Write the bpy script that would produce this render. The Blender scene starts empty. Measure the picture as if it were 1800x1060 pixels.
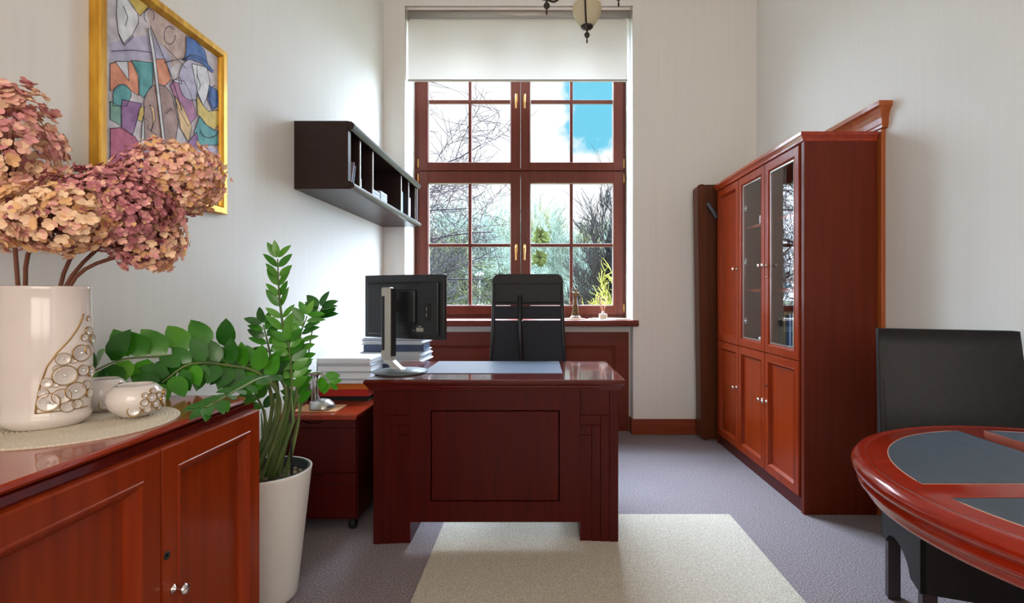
import bpy, bmesh, math, random
from mathutils import Vector, Matrix
random.seed(7)
S = bpy.context.scene
C = S.collection
PI = math.pi

# ------------------------------------------------------------------ camera
F = 900.0; VX, VY = 948.0, 517.0; H = 1.16
cam_d = bpy.data.cameras.new('camera'); cam = bpy.data.objects.new('camera', cam_d); C.objects.link(cam)
cam.location = (0, 0, H); cam.rotation_euler = (PI/2, 0, 0)
cam_d.sensor_width = 36; cam_d.lens = 36*F/1800
cam_d.shift_x = -(VX-900)/1800; cam_d.shift_y = -(530-VY)/1800
cam_d.clip_start = .02; cam_d.clip_end = 500
S.camera = cam

# ------------------------------------------------------------------ exposure, sky, daylight
S.view_settings.view_transform = 'Standard'; S.view_settings.look = 'None'
S.view_settings.exposure = 1.0; S.view_settings.gamma = 1; S.view_settings.use_curve_mapping = False
W = bpy.data.worlds.new('sky'); S.world = W; W.use_nodes = True
def build_world():
    nt = W.node_tree; nt.nodes.clear(); N = nt.nodes; L = nt.links
    out = N.new('ShaderNodeOutputWorld'); bg = N.new('ShaderNodeBackground'); L.new(bg.outputs[0], out.inputs[0])
    tc = N.new('ShaderNodeTexCoord'); sp = N.new('ShaderNodeSeparateXYZ'); L.new(tc.outputs['Generated'], sp.inputs[0])
    def m(op, a, b=None, clamp=False):
        n = N.new('ShaderNodeMath'); n.operation = op; n.use_clamp = clamp
        for i, v in enumerate((a, b)):
            if v is None: continue
            if isinstance(v, (int, float)): n.inputs[i].default_value = v
            else: L.new(v, n.inputs[i])
        return n.outputs[0]
    x, y, z = sp.outputs
    yy = m('MAXIMUM', y, .05)
    u = m('DIVIDE', x, yy); v = m('DIVIDE', z, yy)
    du = m('DIVIDE', m('SUBTRACT', u, .118), .10); dv = m('DIVIDE', m('SUBTRACT', v, .375), .105)
    d = m('SQRT', m('ADD', m('MULTIPLY', du, du), m('MULTIPLY', dv, dv)))
    nz = N.new('ShaderNodeTexNoise'); nz.inputs['Scale'].default_value = 14; nz.inputs['Detail'].default_value = 8
    nz.inputs['Roughness'].default_value = .6
    L.new(tc.outputs['Generated'], nz.inputs['Vector'])
    bl = m('ADD', m('SUBTRACT', 1.0, d), m('MULTIPLY', m('SUBTRACT', nz.outputs[0], .5), 2.4))
    bl = m('MULTIPLY', bl, 2.6, True)
    nz2 = N.new('ShaderNodeTexNoise'); nz2.inputs['Scale'].default_value = 6; nz2.inputs['Detail'].default_value = 5
    L.new(tc.outputs['Generated'], nz2.inputs['Vector'])
    # cloud colour
    cr = N.new('ShaderNodeMix'); cr.data_type = 'RGBA'
    cr.inputs['A'].default_value = (.80, .84, .93, 1); cr.inputs['B'].default_value = (1, 1, 1, 1)
    L.new(m('MULTIPLY', nz2.outputs[0], 1.4, True), cr.inputs['Factor'])
    br = N.new('ShaderNodeMix'); br.data_type = 'RGBA'; br.inputs['B'].default_value = (.10, .35, .47, 1)
    L.new(bl, br.inputs['Factor'])
    cs = N.new('ShaderNodeVectorMath'); cs.operation = 'SCALE'
    L.new(cr.outputs['Result'], cs.inputs[0])
    # overhead, side and rear sky brightened out of view to light the room
    hi = m('MULTIPLY', m('SUBTRACT', z, .42), 4.0, True)
    back = m('MULTIPLY', m('SUBTRACT', -0.1, y), 3.0, True)
    side = m('MULTIPLY', m('SUBTRACT', m('ABSOLUTE', x), .30), 4.0, True)
    front = m('SUBTRACT', 1.0, back)
    st = m('ADD', .62, m('MULTIPLY', front, m('ADD', m('MULTIPLY', hi, 36.0), m('MULTIPLY', side, 12.0))))
    st = m('ADD', st, m('MULTIPLY', back, 2.1))
    L.new(st, cs.inputs['Scale'])
    tn = N.new('ShaderNodeMix'); tn.data_type = 'RGBA'; tn.inputs['A'].default_value = (.74, .91, 1.10, 1); tn.inputs['B'].default_value = (1.0, .87, .75, 1)
    L.new(back, tn.inputs['Factor'])
    tm = N.new('ShaderNodeVectorMath'); tm.operation = 'MULTIPLY'
    vis = N.new('ShaderNodeMix'); vis.data_type = 'RGBA'; vis.inputs['A'].default_value = (1, 1, 1, 1)
    L.new(m('MAXIMUM', m('MAXIMUM', hi, side), back), vis.inputs['Factor']); L.new(tn.outputs['Result'], vis.inputs['B'])
    L.new(cs.outputs[0], tm.inputs[0]); L.new(vis.outputs['Result'], tm.inputs[1])
    L.new(tm.outputs[0], br.inputs['A'])
    L.new(br.outputs['Result'], bg.inputs['Color']); bg.inputs['Strength'].default_value = 1.0
build_world()
def portal(loc, rot, sx, sy):
    l = bpy.data.lights.new('window_portal', 'AREA'); l.shape = 'RECTANGLE'; l.size = sx; l.size_y = sy
    l.cycles.is_portal = True
    o = bpy.data.objects.new('window_portal', l); C.objects.link(o); o.location = loc; o.rotation_euler = rot
portal((-.163, 4.72, 2.25), (-PI/2, 0, 0), 1.88, 2.62)      # garden window, shining to -Y
portal((.3, -2.05, 2.0), (PI/2, 0, 0), 2.4, 2.3)            # unseen rear window added for fill light

# ------------------------------------------------------------------ helpers
def rgb(r, g, b):
    f = lambda c: (c/255/12.92) if c/255 <= .04045 else ((c/255+.055)/1.055)**2.4
    return (f(r), f(g), f(b), 1)
def mat(name, col, rough=.5, metal=0, coat=0, spec=.5, alpha=1, trans=0, sheen=0, emit=None):
    m = bpy.data.materials.new(name); m.use_nodes = True
    b = m.node_tree.nodes['Principled BSDF']
    b.inputs['Base Color'].default_value = col; b.inputs['Roughness'].default_value = rough
    b.inputs['Metallic'].default_value = metal; b.inputs['Coat Weight'].default_value = coat
    b.inputs['Coat Roughness'].default_value = .06
    b.inputs['Specular IOR Level'].default_value = spec; b.inputs['Alpha'].default_value = alpha
    b.inputs['Transmission Weight'].default_value = trans; b.inputs['Sheen Weight'].default_value = sheen
    # every surface gets slight procedural variation
    return m
def vary(m, c1, c2, scale=(8, 8, 8), detail=4, lo=.3, hi=.7, bump=0, bscale=None, distort=0, nscale=1.0):
    nt = m.node_tree; N = nt.nodes; L = nt.links; b = N['Principled BSDF']
    tc = N.new('ShaderNodeTexCoord'); mp = N.new('ShaderNodeMapping'); mp.inputs['Scale'].default_value = scale
    L.new(tc.outputs['Object'], mp.inputs[0])
    nz = N.new('ShaderNodeTexNoise'); nz.inputs['Scale'].default_value = nscale; nz.inputs['Detail'].default_value = detail
    nz.inputs['Distortion'].default_value = distort
    L.new(mp.outputs[0], nz.inputs['Vector'])
    r = N.new('ShaderNodeValToRGB'); r.color_ramp.elements[0].position = lo; r.color_ramp.elements[1].position = hi
    r.color_ramp.elements[0].color = c1; r.color_ramp.elements[1].color = c2
    L.new(nz.outputs[0], r.inputs[0]); L.new(r.outputs[0], b.inputs['Base Color'])
    if bump:
        bp = N.new('ShaderNodeBump'); bp.inputs['Strength'].default_value = bump; bp.inputs['Distance'].default_value = .01
        if bscale:
            mp2 = N.new('ShaderNodeMapping'); mp2.inputs['Scale'].default_value = bscale; L.new(tc.outputs['Object'], mp2.inputs[0])
            n2 = N.new('ShaderNodeTexNoise'); n2.inputs['Scale'].default_value = 1; n2.inputs['Detail'].default_value = 3
            L.new(mp2.outputs[0], n2.inputs['Vector']); L.new(n2.outputs[0], bp.inputs['Height'])
        else: L.new(nz.outputs[0], bp.inputs['Height'])
        L.new(bp.outputs[0], b.inputs['Normal'])
    return m
def wood(name, c1, c2, axis='z', rough=.3, coat=.5):
    m = mat(name, c1, rough, coat=coat, spec=.2)
    sc = {'z': (34, 34, 1.6), 'x': (1.6, 34, 34), 'y': (34, 1.6, 34)}[axis]
    return vary(m, c1, c2, sc, 5, .22, .8, distort=.5)

M = {}
M['plaster'] = vary(mat('wall_plaster', rgb(205,198,186), .6, spec=.3), rgb(226,224,218), rgb(229,227,221), (60, 60, 1.2), 3, .3, .7, bump=.05, bscale=(90, 90, 14))
M['plaster_b'] = vary(mat('wall_plaster_back', rgb(205,198,186), .7), rgb(226,224,218), rgb(229,227,221), (60, 60, 1.2), 3, .3, .7)
M['ceil'] = mat('ceiling_paint', rgb(235,232,225), .8)
M['reveal'] = mat('reveal_paint', rgb(236,236,230), .6)
def carpet(name, c1, c2, sc, bump):
    return vary(mat(name, c1, 1, sheen=.0, spec=.1), c1, c2, (sc, sc, sc), 3, .38, .62, bump=bump)
M['carpet'] = carpet('carpet_pile', rgb(108,98,101), rgb(170,159,163), 190, .7)
M['rug'] = carpet('rug_pile', rgb(184,175,160), rgb(216,208,194), 150, .8)
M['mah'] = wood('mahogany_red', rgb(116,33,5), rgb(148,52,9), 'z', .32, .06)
M['mahy'] = wood('mahogany_red_lengthwise', rgb(132,38,16), rgb(166,60,28), 'y', .2, .6)
M['mahx'] = wood('mahogany_red_crosswise', rgb(112,28,14), rgb(150,48,24), 'x', .22, .8)
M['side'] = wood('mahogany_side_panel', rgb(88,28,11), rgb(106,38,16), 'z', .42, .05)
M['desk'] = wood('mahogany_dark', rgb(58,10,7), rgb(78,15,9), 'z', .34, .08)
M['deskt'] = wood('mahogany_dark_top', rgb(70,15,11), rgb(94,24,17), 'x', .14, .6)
M['groove'] = mat('groove_shade', rgb(40,12,10), .6)
M['win'] = wood('window_wood', rgb(84,36,26), rgb(108,50,36), 'z', .42, .05)
M['winx'] = wood('window_wood_x', rgb(92,34,22), rgb(116,46,30), 'x', .4, .05)
M['base'] = wood('baseboard_wood', rgb(116,50,28), rgb(140,66,38), 'x', .4, .3)
M['casing'] = wood('door_casing_wood', rgb(150,74,34), rgb(178,96,48), 'z', .35, .4)
M['wenge'] = wood('wenge_wood', rgb(38,25,24), rgb(50,34,32), 'y', .38, .1)
M['board'] = wood('brown_board', rgb(72,34,16), rgb(98,50,26), 'z', .45, .1)
M['silver'] = mat('brushed_silver', rgb(190,188,184), .3, .9)
M['grey'] = mat('matt_silver_plastic', rgb(176,172,164), .4, .4)
M['chrome'] = mat('chrome', rgb(225,222,218), .12, 1)
M['black'] = mat('black_plastic', rgb(24,25,28), .35)
M['blackm'] = mat('black_matt', rgb(20,20,22), .7)
M['leather'] = vary(mat('black_leather', rgb(20,20,21), .5, spec=.3), rgb(19,19,20), rgb(27,27,29), (40, 40, 40), 4, bump=.12)
M['legw'] = mat('dark_leg_wood', rgb(48,38,42), .4)
M['iron'] = mat('dark_bronze_iron', rgb(62,54,50), .4, .7)
M['brass'] = mat('brass', rgb(196,150,86), .3, .8)
M['gold'] = vary(mat('gold_leaf', rgb(208,152,40), .38, .55), rgb(176,120,26), rgb(226,176,62), (30, 30, 6), 5)
M['ceramic'] = vary(mat('white_ceramic', rgb(226,216,210), .14, coat=.6), rgb(222,212,206), rgb(232,224,218), (5, 5, 5))
M['goldtrim'] = mat('gold_trim', rgb(170,135,80), .3, .8)
M['pearl'] = mat('pearl_glaze', rgb(214,206,200), .12, .15, coat=.8)
M['gem'] = mat('crystal_chip', rgb(235,238,240), .05, .6)
M['potw'] = mat('pot_white', rgb(242,240,234), .4, coat=.1)
M['potin'] = mat('pot_liner', rgb(38,46,52), .5)
M['soil'] = vary(mat('pebbly_soil', rgb(90,75,60), .9), rgb(60,46,36), rgb(120,104,86), (60, 60, 60), 4)
M['pebble'] = mat('pebble', rgb(168,156,140), .7)
M['leaf'] = vary(mat('leaf_green', rgb(50,105,35), .33, coat=.12), rgb(38,112,14), rgb(76,156,28), (9, 9, 9), 2)
M['leafd'] = vary(mat('leaf_dark', rgb(30,72,34), .3, coat=.2), rgb(22,80,14), rgb(46,116,26), (9, 9, 9), 2)
M['leafl'] = vary(mat('leaf_light', rgb(86,158,46), .32, coat=.3), rgb(70,142,38), rgb(112,180,60), (9, 9, 9), 2)
M['stemg'] = vary(mat('stem_green', rgb(96,128,66), .5), rgb(80,112,56), rgb(128,140,82), (20, 20, 4))
M['stick'] = mat('dark_stick', rgb(40,34,34), .6)
M['stemb'] = mat('dried_stem', rgb(110,66,46), .7)
for i, c in enumerate([(246,210,172), (240,186,166), (220,152,150), (184,112,120), (232,182,128)]):
    M['petal%d' % i] = mat('dried_petal_%d' % i, rgb(*c), .65)
M['mat'] = mat('woven_mat', rgb(214,204,184), .9)
M['paper'] = mat('white_paper', rgb(226,228,232), .7)
M['paperg'] = mat('grey_paper', rgb(176,182,192), .7)
M['paperd'] = mat('navy_folder', rgb(62,76,104), .5)
M['orange'] = mat('orange_folder', rgb(226,122,40), .5)
M['red'] = mat('red_folder', rgb(184,34,28), .5)
M['pad'] = mat('desk_pad_sky_tint', rgb(92,100,116), .28, spec=.6)  # blue grey of the reflected sky put into the base colour
M['inlay'] = vary(mat('blue_grey_leather_inlay', rgb(62,76,92), .5), rgb(56,70,86), rgb(68,82,98), (30, 8, 8))
M['gasket'] = mat('pale_line', rgb(214,170,150), .4)
M['concrete'] = mat('grey_apron', rgb(150,146,140), .8)
M['tableb'] = wood('mahogany_table_rim', rgb(140,32,13), rgb(158,40,17), 'x', .18, .5)

def glassy(name, tint=(1, 1, 1, 1), f=1.0, ior=1.5):
    m = bpy.data.materials.new(name); m.use_nodes = True; nt = m.node_tree; N = nt.nodes; L = nt.links; N.clear()
    o = N.new('ShaderNodeOutputMaterial'); mx = N.new('ShaderNodeMixShader'); t = N.new('ShaderNodeBsdfTransparent'); g = N.new('ShaderNodeBsdfGlossy')
    t.inputs[0].default_value = tint; g.inputs['Roughness'].default_value = .0; g.inputs['Color'].default_value = (1, 1, 1, 1)
    fr = N.new('ShaderNodeFresnel'); ge = N.new('ShaderNodeNewGeometry'); ix = N.new('ShaderNodeMix')
    ix.inputs[2].default_value = ior; ix.inputs[3].default_value = 1/ior
    L.new(ge.outputs['Backfacing'], ix.inputs[0]); L.new(ix.outputs[0], fr.inputs[0])
    mm = N.new('ShaderNodeMath'); mm.operation = 'MULTIPLY'; mm.inputs[1].default_value = f; mm.use_clamp = True
    L.new(fr.outputs[0], mm.inputs[0]); L.new(mm.outputs[0], mx.inputs[0]); L.new(t.outputs[0], mx.inputs[1]); L.new(g.outputs[0], mx.inputs[2]); L.new(mx.outputs[0], o.inputs[0])
    return m
M['glass'] = glassy('window_glass', (.97, .98, .98, 1), .12)
M['cabglass'] = glassy('cabinet_glass', (.92, .93, .93, 1), .9, 1.5)
M['clear'] = glassy('clear_jar', (.9, .88, .86, 1), 1.5)
def cloth(name, col, tr):
    m = bpy.data.materials.new(name); m.use_nodes = True; nt = m.node_tree; N = nt.nodes; L = nt.links; N.clear()
    o = N.new('ShaderNodeOutputMaterial'); mx = N.new('ShaderNodeMixShader'); d = N.new('ShaderNodeBsdfDiffuse'); t = N.new('ShaderNodeBsdfTranslucent')
    d.inputs[0].default_value = col; t.inputs[0].default_value = col; mx.inputs[0].default_value = tr
    tc = N.new('ShaderNodeTexCoord'); wv = N.new('ShaderNodeTexNoise'); wv.inputs['Scale'].default_value = 120; wv.inputs['Detail'].default_value = 1
    L.new(tc.outputs['Object'], wv.inputs['Vector'])
    mc = N.new('ShaderNodeMix'); mc.data_type = 'RGBA'; mc.inputs['A'].default_value = tuple(c*.93 for c in col[:3])+(1,); mc.inputs['B'].default_value = col
    L.new(wv.outputs[0], mc.inputs['Factor']); L.new(mc.outputs['Result'], d.inputs[0]); L.new(mc.outputs['Result'], t.inputs[0])
    L.new(d.outputs[0], mx.inputs[1]); L.new(t.outputs[0], mx.inputs[2]); L.new(mx.outputs[0], o.inputs[0])
    return m
M['blind'] = cloth('blind_fabric', rgb(226,222,214), .16)
M['shade'] = cloth('frosted_lamp_glass', rgb(238,230,205), .5)
def meshcloth():
    m = mat('black_mesh_fabric', rgb(16,22,34), .7, alpha=1)
    nt = m.node_tree; N = nt.nodes; L = nt.links; b = N['Principled BSDF']
    tc = N.new('ShaderNodeTexCoord'); nz = N.new('ShaderNodeTexVoronoi'); nz.inputs['Scale'].default_value = 260
    L.new(tc.outputs['Object'], nz.inputs['Vector'])
    r = N.new('ShaderNodeMath'); r.operation = 'GREATER_THAN'; r.inputs[1].default_value = .22
    L.new(nz.outputs['Distance'], r.inputs[0]); L.new(r.outputs[0], b.inputs['Alpha'])
    return m
M['mesh'] = meshcloth()

class MB:
    def __init__(s): s.bev = False; s.v = []; s.f = []; s.m = []; s.mi = 0; s.T = None; s.sm = []; s.smooth = False
    def add(s, vs, fs, smooth=None):
        o = len(s.v)
        if s.T is not None: vs = [s.T @ Vector(p) for p in vs]
        s.v += [tuple(p) for p in vs]
        for f in fs: s.f.append([i+o for i in f]); s.m.append(s.mi); s.sm.append(s.smooth if smooth is None else smooth)
        return s
    def box(s, x0, x1, y0, y1, z0, z1, bev=0, seg=2):
        if x0 > x1: x0, x1 = x1, x0
        if y0 > y1: y0, y1 = y1, y0
        if z0 > z1: z0, z1 = z1, z0
        if bev <= 0:
            vs = [(x, y, z) for z in (z0, z1) for y in (y0, y1) for x in (x0, x1)]
            return s.add(vs, [(0, 2, 3, 1), (4, 5, 7, 6), (0, 1, 5, 4), (2, 6, 7, 3), (0, 4, 6, 2), (1, 3, 7, 5)], False)
        s.bev = True; bm = bmesh.new(); r = bmesh.ops.create_cube(bm, size=1)
        for v in bm.verts: v.co = Vector(((x0+x1)/2+v.co.x*(x1-x0), (y0+y1)/2+v.co.y*(y1-y0), (z0+z1)/2+v.co.z*(z1-z0)))
        bmesh.ops.bevel(bm, geom=bm.edges[:], offset=min(bev, .49*min(x1-x0, y1-y0, z1-z0)), segments=seg, affect='EDGES', profile=.5)
        bm.verts.index_update()
        s.add([v.co.copy() for v in bm.verts], [[v.index for v in f.verts] for f in bm.faces], seg > 1); bm.free(); return s
    def prism(s, poly, d, smooth=False):
        """poly: list of Vector points (planar), d: extrusion vector"""
        n = len(poly); d = Vector(d)
        vs = [Vector(p) for p in poly]+[Vector(p)+d for p in poly]
        return s.add(vs, [list(range(n))[::-1], list(range(n, 2*n))]+[(i, (i+1) % n, (i+1) % n+n, i+n) for i in range(n)], smooth)
    def lathe(s, prof, c=(0, 0, 0), n=32, sx=1, sy=1, smooth=True, axis='z'):
        vs = []; k = len(prof)
        for i in range(n):
            a = 2*PI*i/n
            for r, z in prof:
                p = (r*math.cos(a)*sx, r*math.sin(a)*sy, z)
                if axis == 'x': p = (p[2], p[0], p[1])
                if axis == 'y': p = (p[0], p[2], p[1])
                vs.append((c[0]+p[0], c[1]+p[1], c[2]+p[2]))
        fs = [(i*k+j, ((i+1) % n)*k+j, ((i+1) % n)*k+j+1, i*k+j+1) for i in range(n) for j in range(k-1)]
        return s.add(vs, fs, smooth)
    def tube(s, pts, r, n=8, smooth=True, caps=True, flat=1.0):
        pts = [Vector(p) for p in pts]; k = len(pts)
        rs = r if isinstance(r, (list, tuple)) else [r]*k
        vs = []; prev = None
        for i, p in enumerate(pts):
            t = (pts[min(i+1, k-1)]-pts[max(i-1, 0)]); t = t.normalized() if t.length > 1e-9 else Vector((0, 0, 1))
            if prev is None:
                a = Vector((0, 0, 1)) if abs(t.z) < .9 else Vector((1, 0, 0)); u = t.cross(a).normalized()
            else: u = (prev-t*prev.dot(t)).normalized()
            prev = u; w = t.cross(u)
            for j in range(n):
                a = 2*PI*j/n; vs.append(p+u*(rs[i]*math.cos(a))+w*(rs[i]*flat*math.sin(a)))
        fs = [(i*n+j, i*n+(j+1) % n, (i+1)*n+(j+1) % n, (i+1)*n+j) for i in range(k-1) for j in range(n)]
        if caps: fs += [list(range(n))[::-1], [(k-1)*n+j for j in range(n)]]
        return s.add(vs, fs, smooth)
    def loops(s, O, u, v, n, w, h, lp, cap=True, backring=False):
        """concentric rectangles (inset, height) in the plane u,v; a framed panel"""
        O, u, v, n = map(Vector, (O, u, v, n)); vs = []
        for ins, ht in lp:
            for a, b in ((ins, ins), (w-ins, ins), (w-ins, h-ins), (ins, h-ins)): vs.append(O+u*a+v*b+n*ht)
        k = len(lp); fs = [(i*4+j, i*4+(j+1) % 4, (i+1)*4+(j+1) % 4, (i+1)*4+j) for i in range(k-1) for j in range(4)]
        if cap: fs += [(k*4-4, k*4-3, k*4-2, k*4-1), (3, 2, 1, 0)]
        else: fs += [((k-1)*4+j, (k-1)*4+(j+1) % 4, (j+1) % 4, j) for j in range(4)]
        return s.add(vs, fs, False)
    def leaf(s, p, d, up, L, Wd, curl=.15, n=5, fold=.18):
        p = Vector(p); d = Vector(d).normalized(); up = Vector(up); sd = d.cross(up)
        if sd.length < 1e-4: sd = d.cross(Vector((1, 0, 0)))
        sd.normalize(); nn = sd.cross(d).normalized(); vs = []
        for i in range(n+1):
            t = i/n; w = Wd*.5*(math.sin(PI*min(1, t**.8))**.75 if 0 < t < 1 else 0)
            c = p+d*(L*t)-nn*(curl*L*t*t)
            vs += [c-sd*w+nn*(fold*w), c, c+sd*w+nn*(fold*w)]
        fs = []
        for i in range(n):
            a = i*3; fs += [(a, a+1, a+4, a+3), (a+1, a+2, a+5, a+4)]
        return s.add(vs, fs, True)
    def petal(s, p, d, up, L, Wd, curl, fold):
        d = d.normalized(); sd = d.cross(up).normalized(); nn = sd.cross(d).normalized(); vs = []
        for t, w in ((.0, .10), (.22, .62), (.5, .98), (.78, .86), (.95, .45)):
            c = p+d*(L*t)+nn*(L*(curl*t*t)); h = Wd*.5*w
            vs += [c-sd*h+nn*(fold*h), c, c+sd*h+nn*(fold*h)]
        fs = []
        for i in range(4):
            a = i*3; fs += [(a, a+1, a+4, a+3), (a+1, a+2, a+5, a+4)]
        return s.add(vs, fs, True)
    def build(s, name, m, parent=None, loc=None):
        ms = m if isinstance(m, (list, tuple)) else [m]
        me = bpy.data.meshes.new(name)
        off = Vector(loc) if loc is not None else (parent_loc(parent) if parent is not None else Vector((0, 0, 0)))
        me.from_pydata([tuple(Vector(p)-off) for p in s.v], [], s.f)
        for q in ms: me.materials.append(M[q] if isinstance(q, str) else q)
        me.polygons.foreach_set('material_index', s.m); me.polygons.foreach_set('use_smooth', s.sm)
        bm = bmesh.new(); bm.from_mesh(me)
        bmesh.ops.recalc_face_normals(bm, faces=bm.faces)
        bm.to_mesh(me); bm.free(); me.update()
        o = bpy.data.objects.new(name, me); C.objects.link(o)
        if s.bev: o.modifiers.new('wn', 'WEIGHTED_NORMAL').keep_sharp = True
        if parent is not None: o.parent = parent
        elif loc is not None: o.location = loc
        return o
def parent_loc(p):
    v = Vector((0, 0, 0))
    while p is not None: v += Vector(p.location); p = p.parent
    return v
def tag(o, label=None, cat=None, group=None, kind=None):
    if label: o['label'] = label
    if cat: o['category'] = cat
    if group: o['group'] = group
    if kind: o['kind'] = kind
    return o
def thing(name, loc, label=None, cat=None, group=None, kind=None):
    o = bpy.data.objects.new(name, None); C.objects.link(o); o.location = loc; o.empty_display_size = .05
    return tag(o, label, cat, group, kind)
def kids(o): return [c for c in bpy.data.objects if c.parent == o]
def copy_tree(o, parent=None):
    c = o.copy(); C.objects.link(c)
    if parent is not None: c.parent = parent
    for ch in kids(o): copy_tree(ch, c)
    return c
def P(px, py, Y):      # a point read off the photograph at distance Y
    return Vector(((px-VX)/F*Y, Y, H-(py-VY)/F*Y))
def bez(a, b, c, d, n=12):
    a, b, c, d = map(Vector, (a, b, c, d)); r = []
    for i in range(n+1):
        t = i/n; q = 1-t; r.append(a*q**3+b*3*q*q*t+c*3*q*t*t+d*t**3)
    return r
def catmull(pts, n=8):
    pts = [Vector(p) for p in pts]; P_ = [pts[0]*2-pts[1]]+pts+[pts[-1]*2-pts[-2]]; r = []
    for i in range(1, len(P_)-2):
        for k in range(n):
            t = k/n; a, b, c, d = P_[i-1:i+3]
            r.append(.5*((2*b)+(c-a)*t+(2*a-5*b+4*c-d)*t*t+(3*b-a-3*c+d)*t**3))
    return r+[pts[-1]]

# ------------------------------------------------------------------ the room
XL, XR, YB, YR, ZC = -1.291, 1.80, 4.24, -2.0, 3.95
RX0, RX1, RZ = -1.117, .777, 3.548          # window recess
b = MB().box(XL-.15, XR+.15, YR-.15, 4.36, -.12, 0); tag(b.build('floor', 'carpet'), kind='structure')
b = MB().box(XL-.15, XR+.15, YR-.15, 4.8, ZC, ZC+.15); tag(b.build('ceiling', 'ceil'), kind='structure')
b = MB().box(XL-.15, XL, YR-.15, 4.8, 0, ZC); tag(b.build('wall_left', 'plaster'), kind='structure')
b = MB().box(XR, XR+.15, YR-.15, 4.8, 0, ZC); tag(b.build('wall_right', 'plaster'), kind='structure')
b = MB().box(XL, RX0, YB, 4.8, 0, ZC).box(RX1, XR, YB, 4.8, 0, ZC).box(RX0, RX1, YB, 4.8, RZ, ZC).box(RX0, RX1, 4.37, 4.8, -.1, .90)
b.mi = 1
b.box(RX0, RX0+.004, YB+.004, 4.70, .95, RZ-.002).box(RX1-.004, RX1, YB+.004, 4.70, .95, RZ-.002)
tag(b.build('wall_back', ['plaster_b', 'reveal']), kind='structure')
b = MB().box(XL, -.9, YR-.15, YR, 0, ZC).box(1.5, XR, YR-.15, YR, 0, ZC).box(-.9, 1.5, YR-.15, YR, 0, .85).box(-.9, 1.5, YR-.15, YR, 3.15, ZC)
tag(b.build('wall_rear', 'plaster'), kind='structure')
b = MB().box(-.9, 1.5, YR-.10, YR-.04, .85, .92).box(-.9, 1.5, YR-.10, YR-.04, 3.08, 3.15).box(-.9, -.83, YR-.10, YR-.04, .92, 3.08).box(1.43, 1.5, YR-.10, YR-.04, .92, 3.08).box(.27, .33, YR-.10, YR-.04, .92, 3.08)
tag(b.build('fill_window', 'win'), kind='structure')  # window added behind the camera, unseen, to let in fill light

def baseboard(x0, x1, y0, y1, n):
    b = MB().box(x0, x1, y0, y1, 0, .128, .006, 2)
    tag(b.build(n, 'base'), kind='structure')
baseboard(RX1-.016, XR, YB-.02, YB+.0, 'baseboard_back')
baseboard(XL, RX0+.016, YB-.02, YB, 'baseboard_back_left')
baseboard(XL, XL+.018, YR, 4.22, 'baseboard_left')
baseboard(XR-.018, XR, YR, 2.66, 'baseboard_right')
baseboard(RX1-.018, RX1-.002, YB, 4.33, 'baseboard_niche')

# door casing on the right wall, mostly behind the bookcase
d = thing('door_1', (XR, 3.16, 0), kind='structure')
DY0, DY1 = 2.66, 3.66
b = MB().box(XR-.022, XR, DY0, DY0+.10, 0, 2.04, .004).box(XR-.022, XR, DY1-.10, DY1, 0, 2.04, .004).box(XR-.022, XR, DY0+.10, DY1-.10, 1.95, 2.04, .004)
b.build('casing', 'casing', d)
# cornice with returns: loft of rectangles
def cornice(b, x, y0, y1, prof):
    vs = []
    for o, z in prof: vs += [(x, y0-o*.9, z), (x-o, y0-o*.9, z), (x-o, y1+o*.9, z), (x, y1+o*.9, z)]
    k = len(prof); fs = [(i*4+j, i*4+j+1, (i+1)*4+j+1, (i+1)*4+j) for i in range(k-1) for j in range(3)]
    fs += [(0, 1, 2, 3), (k*4-4, k*4-3, k*4-2, k*4-1)]+[(i*4+3, i*4, (i+1)*4, (i+1)*4+3) for i in range(k-1)]
    b.add(vs, fs, False)
b = MB(); cornice(b, XR, DY0+.01, DY1-.01, [(.026, 2.02), (.032, 2.022), (.032, 2.035), (.036, 2.04), (.038, 2.07), (.046, 2.095), (.058, 2.115), (.066, 2.122), (.070, 2.125), (.070, 2.148)])
b.build('cornice', 'casing', d)
b = MB().loops((XR-.001, DY0+.10, .0), (0, 1, 0), (0, 0, 1), (-1, 0, 0), .80, 1.95, [(0, 0), (0, .012), (.12, .012), (.135, .005), (.15, .005)])
b.build('door_leaf', 'casing', d)
b = MB().tube([(XR-.013, DY0+.17, 1.05), (XR-.05, DY0+.17, 1.05), (XR-.05, DY0+.27, 1.05)], .009)
b.build('door_handle', 'brass', d)

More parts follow.
